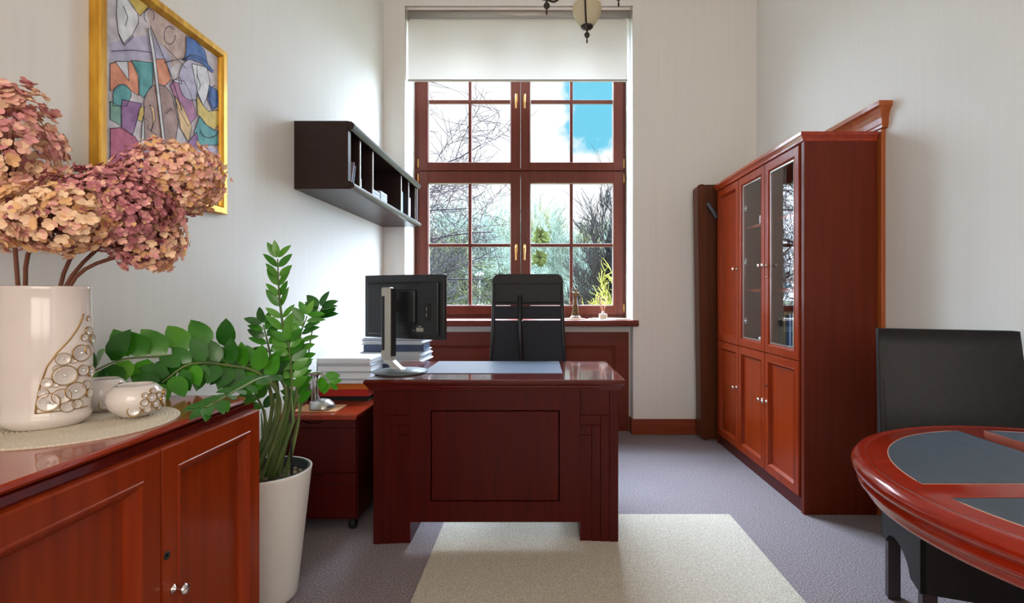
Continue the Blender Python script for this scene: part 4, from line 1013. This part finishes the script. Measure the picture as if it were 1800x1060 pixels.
zz_stem([base(-.06, .03), P(466, 740, 2.0), P(448, 690, 1.97), P(440, 655, 1.95)], .007, 6, .075, .45, ['leafd', 'leaf'], 1.0, wd=.55)
zz_stem([base(.01, .05), P(500, 740, 2.04), P(530, 670, 2.08), P(560, 655, 2.10), P(578, 672, 2.12)], .006, 4, .06, .86, ['leaf'], 1.0, wd=.55)
for (dx, dy, px, py) in ((-.09, .0, 463, 770), (-.07, -.05, 470, 765), (.04, -.06, 516, 740), (-.02, -.08, 486, 745), (.02, .06, 505, 735)):
    MB().tube([base(dx, dy), P(px, py, Yp+dy), P(px-4, py-45, Yp+dy)], [.010, .007, .0015], 8).build('young_shoot', 'stemg', pp)

# ------------------------------------------------------------------ round table
TC = Vector((1.262, 1.04, 0)); TZ = .76
rt = thing('round_table', TC, 'round red mahogany meeting table with blue grey inlays', 'table')
b = MB(); b.lathe([(0, TZ), (.505, TZ), (.509, TZ-.0025), (.513, TZ-.001), (.525, TZ-.001), (.538, TZ-.006), (.545, TZ-.016), (.545, TZ-.026), (.540, TZ-.034), (.532, TZ-.038), (.531, TZ-.042), (.535, TZ-.048), (.534, TZ-.058), (.524, TZ-.066), (.519, TZ-.068), (.520, TZ-.076), (.514, TZ-.086), (.50, TZ-.092), (0, TZ-.092)], TC, 160, .982, .992)
b.build('table_top', 'tableb', rt)
for qx, qy in ((-1, 1), (1, 1), (-1, -1), (1, -1)):
    R_, g = .458, .038; pts = []; a0 = math.asin(g/R_)
    for i in range(25):
        a = a0+(PI/2-2*a0)*i/24; pts.append((TC.x+qx*R_*math.cos(a), TC.y+qy*R_*math.sin(a)))
    pts = [(TC.x+qx*g, TC.y+qy*g)]+pts
    MB().prism([(x, y, TZ-.002) for x, y in pts], (0, 0, .0028)).build('leather_inlay', 'inlay', rt)
    MB().tube([(x, y, TZ+.0002) for x, y in pts+[pts[0]]], .0013, 4).build('inlay_border', 'gasket', rt)
MB().lathe([(0, 0), (.26, 0), (.27, .02), (.25, .045), (.10, .07), (.07, .12), (.06, .4), (.09, .6), (.16, .668), (0, .668)], TC, 40).build('pedestal_base', 'mah', rt)

# ------------------------------------------------------------------ black leather chair
lc = thing('dining_chair', (0, 0, 0), 'black leather upholstered high back chair drawn up to the round table', 'chair')
w2, d2 = .22, .215
def skirt(p0, p1, t, zt=.47, zb=.225, arch=.06):
    """side skirt with arched lower edge between two ground points"""
    p0, p1 = Vector(p0), Vector(p1); e = p1-p0; n_ = Vector((-e.y, e.x, 0)).normalized()*t
    low = []
    for i in range(15):
        s_ = i/14; s2 = min(1, max(0, (s_-.16)/.62)); hgt = zb+arch*(math.sin(PI*s2)**.5 if 0 < s2 < 1 else 0)
        low.append(p0+e*s_+Vector((0, 0, hgt)))
    return [p0+Vector((0, 0, zt))]+low+[p1+Vector((0, 0, zt))], n_
b = MB()
for p0, p1, ar in (((-w2, d2, 0), (-w2, -d2, 0), .06), ((w2, -d2, 0), (w2, d2, 0), .06), ((-w2, -d2, 0), (w2, -d2, 0), .0), ((w2, d2, 0), (-w2, d2, 0), .0)):
    poly, n_ = skirt(p0, p1, .016, arch=ar); b.prism(poly, n_)
b.box(-w2, w2, -d2, d2, .40, .49, .02, 3)
b.build('seat', 'leather', lc)
# backrest: tapering slab that leans back
b = MB(); n = 10; vs = []
for i in range(n+1):
    s_ = i/n; z = .45+.573*s_; yc = d2-.035+.085*s_**1.3; th = .038-.008*s_; hw = w2+.012-.012*s_
    rd = .0 
    for a, c in ((-1, -1), (1, -1), (1, 1), (-1, 1)): vs.append((a*hw, yc+c*th, z))
bm = bmesh.new(); bv = [bm.verts.new(v) for v in vs]
for i in range(n):
    for j in range(4): bm.faces.new((bv[i*4+j], bv[i*4+(j+1) % 4], bv[(i+1)*4+(j+1) % 4], bv[(i+1)*4+j]))
bm.faces.new(bv[:4][::-1]); bm.faces.new(bv[-4:])
es = [e for e in bm.edges if len(e.link_faces) == 2 and e.calc_face_angle(0) > .8]
bmesh.ops.bevel(bm, geom=es, offset=.014, segments=3, affect='EDGES', profile=.5); bm.verts.index_update()
b.add([v.co.copy() for v in bm.verts], [[v.index for v in f.verts] for f in bm.faces], True); bm.free()
b.bev = True; b.build('backrest', 'leather', lc)
b = MB()
for s_ in (-1, 1): b.tube([(s_*(w2-.004), d2-.035-.03+.085*(i/8)**1.3, .5+.5*i/8) for i in range(9)], .003, 5)
b.build('piping', 'leather', lc)
for sx in (-1, 1):
    for sy in (-1, 1):
        MB().prism([(sx*(w2-.03)-.02, sy*(d2-.035)-.02, .40), (sx*(w2-.03)+.02, sy*(d2-.035)-.02, .40), (sx*(w2-.03)+.02, sy*(d2-.035)+.02, .40), (sx*(w2-.03)-.02, sy*(d2-.035)+.02, .40)], (0, 0, -.40)).build('leg', 'legw', lc)
lc.location = (1.469, 1.724, 0); lc.rotation_euler = (0, 0, math.radians(-20))

# ------------------------------------------------------------------ chandelier
CC = Vector((.237, 2.72, 0)); ZT = 2.60
ch = thing('chandelier', (CC.x, CC.y, 2.9), 'dark bronze three armed chandelier with frosted glass bowl shades', 'chandelier')
for (tx, ty) in ((.274, 2.945), (.038, 2.645), (.398, 2.571)):
    e = Vector((tx, ty, 0)); dr = (e-CC).normalized()
    z0 = ZT
    a = MB(); p = lambda r, z: (CC.x+dr.x*r, CC.y+dr.y*r, z)
    a.tube(catmull([p(.0, 2.90), p(.05, 2.84), p(.10, 2.755), p(.16, 2.685), p(.20, 2.68), p(.228, 2.695)], 6), .0055, 8)
    arm = a.build('arm', 'iron', ch)
    MB().lathe([(0, 0), (.003, .004), (.0055, .014), (.003, .028), (.004, .032), (.013, .040), (.017, .050), (.013, .060), (.005, .066), (.006, .078), (.020, .084), (.034, .092), (.036, .100), (.030, .104), (0, .104)], (tx, ty, z0), 24).build('finial_cup', 'iron', arm)
    MB().lathe([(.030, .098), (.040, .105), (.062, .135), (.078, .170), (.085, .205), (.083, .215), (.080, .205), (.074, .172), (.058, .138), (.036, .11), (0, .106)], (tx, ty, z0), 36).build('lamp_shade', 'shade', arm)
b = MB().lathe([(0, 0), (.01, .01), (.02, .03), (.012, .05), (.016, .07), (.035, .10), (.03, .14), (.012, .16), (.008, .2), (.008, ZC-2.86-.04), (.05, ZC-2.86-.03), (.055, ZC-2.86), (0, ZC-2.86)], (CC.x, CC.y, 2.86), 20)
b.build('central_rod', 'iron', ch)

# ------------------------------------------------------------------ things on the sill
ZS = .945
st_ = thing('statuette', (.308, 4.36, ZS+.008), 'dark bronze statuette of a standing figure holding scales on the window sill', 'statuette')
tag(MB().lathe([(0, 0), (.084, 0), (.088, .004), (.084, .008), (0, .008)], (.30, 4.36, ZS), 32).build('coaster', mat('coaster_wood', rgb(206,168,130), .6), loc=(.30, 4.36, ZS)), 'round pale wooden coaster under the statuette', 'coaster')
z = ZS+.008; X0, Y0 = .308, 4.36
M['bronze'] = vary(mat('aged_bronze', rgb(92,74,54), .35, .8), rgb(62,54,46), rgb(128,98,64), (40, 40, 40))
MB().lathe([(0, 0), (.046, 0), (.048, .012), (.036, .020), (.030, .026), (0, .028)], (X0, Y0, z), 24, 1, .8).build('plinth', mat('stone_plinth', rgb(176,160,150), .4), st_)
def skin_body(name, nodes, edges, rad, m, parent, sub=2):
    me = bpy.data.meshes.new(name); off = parent_loc(parent)
    me.from_pydata([tuple(Vector(p)-off) for p in nodes], edges, [])
    o = bpy.data.objects.new(name, me); C.objects.link(o); o.parent = parent
    sk = o.modifiers.new('Skin', 'SKIN'); sk.use_smooth_shade = True
    for i, r in enumerate(rad): me.skin_vertices[0].data[i].radius = (r, r)
    me.skin_vertices[0].data[0].use_root = True
    ss = o.modifiers.new('Sub', 'SUBSURF'); ss.levels = sub; ss.render_levels = sub
    me.materials.append(M[m]); return o
zb = z+.026
try:
    me0 = None
    nodes = [(X0, Y0, zb+.115), (X0, Y0, zb+.150), (X0+.003, Y0, zb+.178), (X0+.004, Y0, zb+.196), (X0+.003, Y0, zb+.208), (X0+.003, Y0, zb+.228),
             (X0+.012, Y0, zb+.068), (X0+.014, Y0, zb+.010), (X0-.012, Y0, zb+.070), (X0-.016, Y0, zb+.01),
             (X0+.026, Y0, zb+.188), (X0+.048, Y0, zb+.150), (X0+.034, Y0-.012, zb+.112),
             (X0-.020, Y0, zb+.188), (X0-.036, Y0-.004, zb+.200), (X0-.034, Y0-.01, zb+.235)]
    edges = [(0, 1), (1, 2), (2, 3), (3, 4), (4, 5), (0, 6), (6, 7), (0, 8), (8, 9), (2, 10), (10, 11), (11, 12), (2, 13), (13, 14), (14, 15)]
    rad = [.018, .014, .019, .008, .0075, .011, .013, .010, .013, .010, .008, .006, .005, .008, .006, .005]
    me = bpy.data.meshes.new('figure'); off = parent_loc(st_)
    me.from_pydata([tuple(Vector(p)-off) for p in nodes], edges, [])
    bm = bmesh.new(); bm.from_mesh(me); lay_ = bm.verts.layers.skin.verify(); bm.verts.ensure_lookup_table()
    for i, r in enumerate(rad): bm.verts[i][lay_].radius = (r, r)
    bm.verts[0][lay_].use_root = True
    bm.to_mesh(me); bm.free()
    o = bpy.data.objects.new('figure', me); C.objects.link(o); o.parent = st_
    sk = o.modifiers.new('Skin', 'SKIN'); sk.use_smooth_shade = True
    o.modifiers.new('Sub', 'SUBSURF').render_levels = 2
    me.materials.append(M['bronze'])
except Exception as ex: print('skin', ex)
b = MB(); n = 28; prf = [(.033, 0), (.027, .03), (.021, .07), (.017, .10), (.014, .125), (.016, .145)]; vs = []
for r, h_ in prf:
    for i in range(n):
        a = 2*PI*i/n; q = r*(1+.10*math.sin(7*a+h_*20)*(1-h_/.15)); vs.append((X0+q*math.cos(a), Y0+q*.7*math.sin(a), zb+h_))
b.add(vs, [(k*n+i, k*n+(i+1) % n, (k+1)*n+(i+1) % n, (k+1)*n+i) for k in range(5) for i in range(n)]); b.build('robe', 'bronze', st_)
b = MB().tube([(X0-.034, Y0-.01, zb+.235), (X0-.034, Y0-.01, zb+.10)], .0012, 4).tube([(X0-.060, Y0-.01, zb+.105), (X0-.008, Y0-.022, zb+.105)], .0018, 5)
for sx in (-.058, -.030): b.tube([(X0+sx, Y0-.012, zb+.104), (X0+sx, Y0-.012, zb+.075)], .0008, 4).lathe([(0, .0), (.008, .003), (.010, .006)], (X0+sx, Y0-.012, zb+.068), 10)
b.build('scales', 'bronze', st_)
MB().tube([(X0+.036, Y0-.014, zb+.118), (X0+.030, Y0-.012, zb+.02)], [.003, .0012], 6).build('sword', 'bronze', st_)

tag(MB().lathe([(0, 0), (.17, 0), (.18, .004), (.17, .0055), (.0, .003)], (.60, 4.40, ZS), 48, 1, .75).build('tray', mat('tray_cream', rgb(206,196,176), .5), loc=(.60, 4.40, ZS)), 'flat pale oval tray under the reed diffuser on the sill', 'tray')
rd = thing('reed_diffuser', (.543, 4.36, ZS+.005), 'small glass reed diffuser with thin sticks on the window sill', 'reed diffuser')
MB().box(.508, .578, 4.33, 4.39, ZS+.006, ZS+.05, .012, 3).build('bottle', mat('frosted_bottle', rgb(198,176,162), .2, coat=.5), rd)
MB().lathe([(.014, 0), (.014, .014), (.011, .016), (0, .016)], (.543, 4.36, ZS+.049), 16).build('collar', 'silver', rd)
b = MB()
for k in range(7):
    a = k*.9; r = .03+.016*(k % 3); b.tube([(.543, 4.36, ZS+.04), (.543+r*math.cos(a)*1.3, 4.36+r*.5*math.sin(a), ZS+.19+.01*(k % 2))], .0014, 4)
b.build('reeds', mat('reed', rgb(206,150,120), .7), rd)

# ------------------------------------------------------------------ outside: garden trees, ground, house
tag(MB().box(-120, 120, 4.85, 260, -2.2, -2.0).build('ground_outside', vary(mat('winter_grass', rgb(120,130,96), .9), rgb(60,66,44), rgb(84,84,60), (1, 1, 1), 5)), kind='structure')
M['bark'] = mat('bark_grey', rgb(34,36,38), .9, spec=.05); M['barkg'] = mat('bark_hazy_green', rgb(84,90,66), .9, spec=.05)
M['barkb'] = mat('bark_hazy_cool', rgb(92,108,100), .9, spec=.05); M['barky'] = mat('bark_spring_yellow', rgb(112,112,52), .9, spec=.05); M['bud'] = mat('red_brown_twig', rgb(34,30,34), .9, spec=.05)  # green and cool bark paled to put distance haze into the colour
def tree(base_, h, r, seed, mt, mtw, label, lean=(0, 0), depth=5, spread=.55, nb=4, kind='bare_tree', up=.25, first=.25, tmin=.011, group='bare trees outside the window'):
    rg = random.Random(seed); root = thing(kind, base_, label, 'tree', group)
    tr, tw = MB(), MB(); cnt = [0]
    def grow(p, d, L, rad, lv):
        n = 4 if lv < 3 else 3; pts = [p]; q = p; dd = d
        for i in range(n):
            dd = (dd+Vector((rg.gauss(0, .16), rg.gauss(0, .16), rg.gauss(0, .10)+up*.12))).normalized(); q = q+dd*(L/n); pts.append(q)
        rs = [rad*(1-.45*i/n) for i in range(n+1)]
        (tr if lv < 2 else tw).tube(pts, rs, 6 if lv < 2 else 3, caps=False); cnt[0] += 1
        if lv >= depth: return
        m_ = nb if lv > 0 else nb+2
        for k in range(m_):
            t = first+(1-first)*(k+rg.random()*.8)/m_ if lv < 1 else .2+.8*(k+rg.random()*.6)/m_
            f = min(n-1e-3, t*n); i = int(f); pp_ = pts[i].lerp(pts[i+1], f-i)
            ax = (pts[i+1]-pts[i]).normalized(); sd = ax.cross(Vector((rg.gauss(0, 1), rg.gauss(0, 1), rg.gauss(0, 1)))).normalized()
            nd = (ax*(1-spread*.5)+sd*spread*rg.uniform(.7, 1.3)+Vector((0, 0, up*.5))).normalized()
            grow(pp_, nd, L*rg.uniform(.52, .72), max(tmin, rad*(1-.45*t)*.55), lv+1)
    d0 = Vector((lean[0], lean[1], 1)).normalized()
    grow(Vector(base_), d0, h*.62, r, 0)
    tr.build('trunk', mt, root); tw.build('branches', mtw, root)
G = -2.0
tree((-3.3, 11.0, G), 7.6, .16, 5, 'barkg', 'bud', 'big bare tree with arching limbs close outside the left panes', (.22, .02), 5, .8, 5, up=-.02, tmin=.0055)
tree((-2.2, 13.5, G), 6.6, .10, 12, 'barkg', 'bark', 'slender bare tree behind the big arching one at left', (.10, 0), 5, .6, 4, tmin=.006)
tree((-1.0, 19, G), 5.8, .13, 8, 'barkg', 'barkb', 'grey green bare tree seen low through the middle of the left window', (.05, 0), 5, .65, 5)
tree((1.2, 17, G), 4.8, .13, 9, 'barkb', 'barkb', 'bluish bare tree just right of the window mullion', (-.03, 0), 5, .5, 5, up=.6)
tree((2.0, 14, G), 4.4, .11, 21, 'barkb', 'bark', 'dense upright bare tree in the middle of the right panes', (.0, 0), 5, .5, 5, up=.6)
tree((1.7, 10.8, G), 3.6, .07, 31, 'barky', 'barky', 'yellow green budding tree low in the right panes', (.03, 0), 5, .55, 5, up=.5)
tree((2.3, 16, G), 6.0, .10, 41, 'bark', 'bud', 'tall thin bare tree at the right edge of the window', (-.02, 0), 4, .45, 4, up=.7, tmin=.008)
tree((-4.2, 26, G), 7.0, .15, 51, 'barkg', 'barkb', 'distant bare tree at far left beside the pale house', (0, 0), 5, .6, 5)
tree((.4, 27, G), 6.4, .15, 61, 'barkb', 'barkb', 'distant bare tree seen straight behind the office chair', (0, 0), 5, .6, 5)
tree((3.2, 28, G), 7.0, .15, 71, 'barkb', 'barkb', 'distant bare tree behind the yellow green one', (0, 0), 5, .6, 5)
for k, (x, y, hh, mt, lb) in enumerate(((-3.2, 22, 5.4, 'barkg', 'bare tree with haze-paled green bark, far left between the house and the big arching tree'), (-1.9, 24, 5.6, 'barkb', 'bare tree with cool grey twigs behind the lamp post'), (-.3, 22, 5.0, 'barkg', 'bare tree directly behind the window mullion'), (1.2, 23, 5.6, 'barkg', 'bare tree with haze-paled green bark behind the mistletoe tree'), (2.4, 21, 5.4, 'barkb', 'cool grey bare tree behind the dense upright one'), (3.4, 22.5, 5.4, 'barkg', 'haze-paled green bare tree behind the thin one at the right window edge'))):
    tree((x, y, G), hh, .11, 81+k, mt, mt, lb, (0, 0), 5, .55, 5, up=.45, tmin=.013)
hd = thing('hedge', (0, 34, G), 'hazy grey green thicket closing the view behind the bare trees', 'hedge', kind='stuff')
b = MB(); rh = random.Random(2)
for k in range(5200):
    x = rh.uniform(-10, 9); hgt = rh.uniform(2.2, 4.3)+.5*math.sin(x*.9); z = G+rh.random()*hgt; y = 33+rh.uniform(0, 3); a = rh.gauss(0, .6)
    L_ = rh.uniform(.4, 1.1); b.mi = rh.randrange(3); b.tube([(x, y, z), (x+L_*.5*math.sin(a)+.05, y, z+L_*.5), (x+L_*math.sin(a), y, z+L_*math.cos(a)*.95)], [.022, .018, .008], 3, caps=False)
b.build('thicket', ['barkg', 'barkb', 'barky'], hd)
hs_ = thing('house', (-9.6, 52, G), 'pale house glimpsed through branches at the lower left of the window', 'house')
MB().box(-14, -7.6, 50, 58, G, 6.0).build('wall', mat('house_render', rgb(130,132,124), .9), hs_)
b = MB(); b.prism([(-14.4, 49.6, 5.9), (-7.2, 49.6, 5.9), (-10.8, 49.6, 8.0)], (0, 9, 0)); b.build('roof', mat('roof_tile', rgb(120,110,104), .9), hs_)
for x in (-12.6, -10.8, -9.2):
    for z in (.6, 3.4):
        MB().loops((x, 50.0, z), (1, 0, 0), (0, 0, 1), (0, -1, 0), 1.0, 1.4, [(0, 0), (0, .05), (.08, .05), (.08, .01)]).build('window', mat('house_window', rgb(90,110,120), .2), hs_)
lp = thing('street_lamp', (-2.45, 21, G), 'thin pale lamp post standing among the trees behind the left panes', 'street lamp')
MB().tube([(-2.45, 21, G), (-2.45, 21, 1.9)], [.05, .03], 8).build('pole', mat('lamp_pole', rgb(170,178,182), .5), lp)
MB().lathe([(0, 0), (.16, .0), (.2, .05), (.1, .14), (0, .16)], (-2.45, 21, 1.9), 14).build('lamp_head', mat('lamp_head', rgb(190,196,200), .5), lp)
# mistletoe balls in the trees
for k, (px, py, r) in enumerate(((950, 418, .28), (948, 455, .24))):
    c = P(px, py, 14.2); b = MB(); rm = random.Random(k)
    for j in range(260):
        v = Vector((rm.gauss(0, 1), rm.gauss(0, 1), rm.gauss(0, 1))).normalized(); b.leaf(c+v*r*.3*rm.random(), v, (0, -1, .3), r*rm.uniform(.5, 1), .05, .1, 3)
    tag(b.build('mistletoe', mat('mistletoe_green', rgb(64,76,36), .9, spec=.05), loc=c), ['upper green mistletoe ball in the bare tree right of the mullion', 'lower green mistletoe ball in the bare tree right of the mullion'][k], 'mistletoe', 'mistletoe balls')
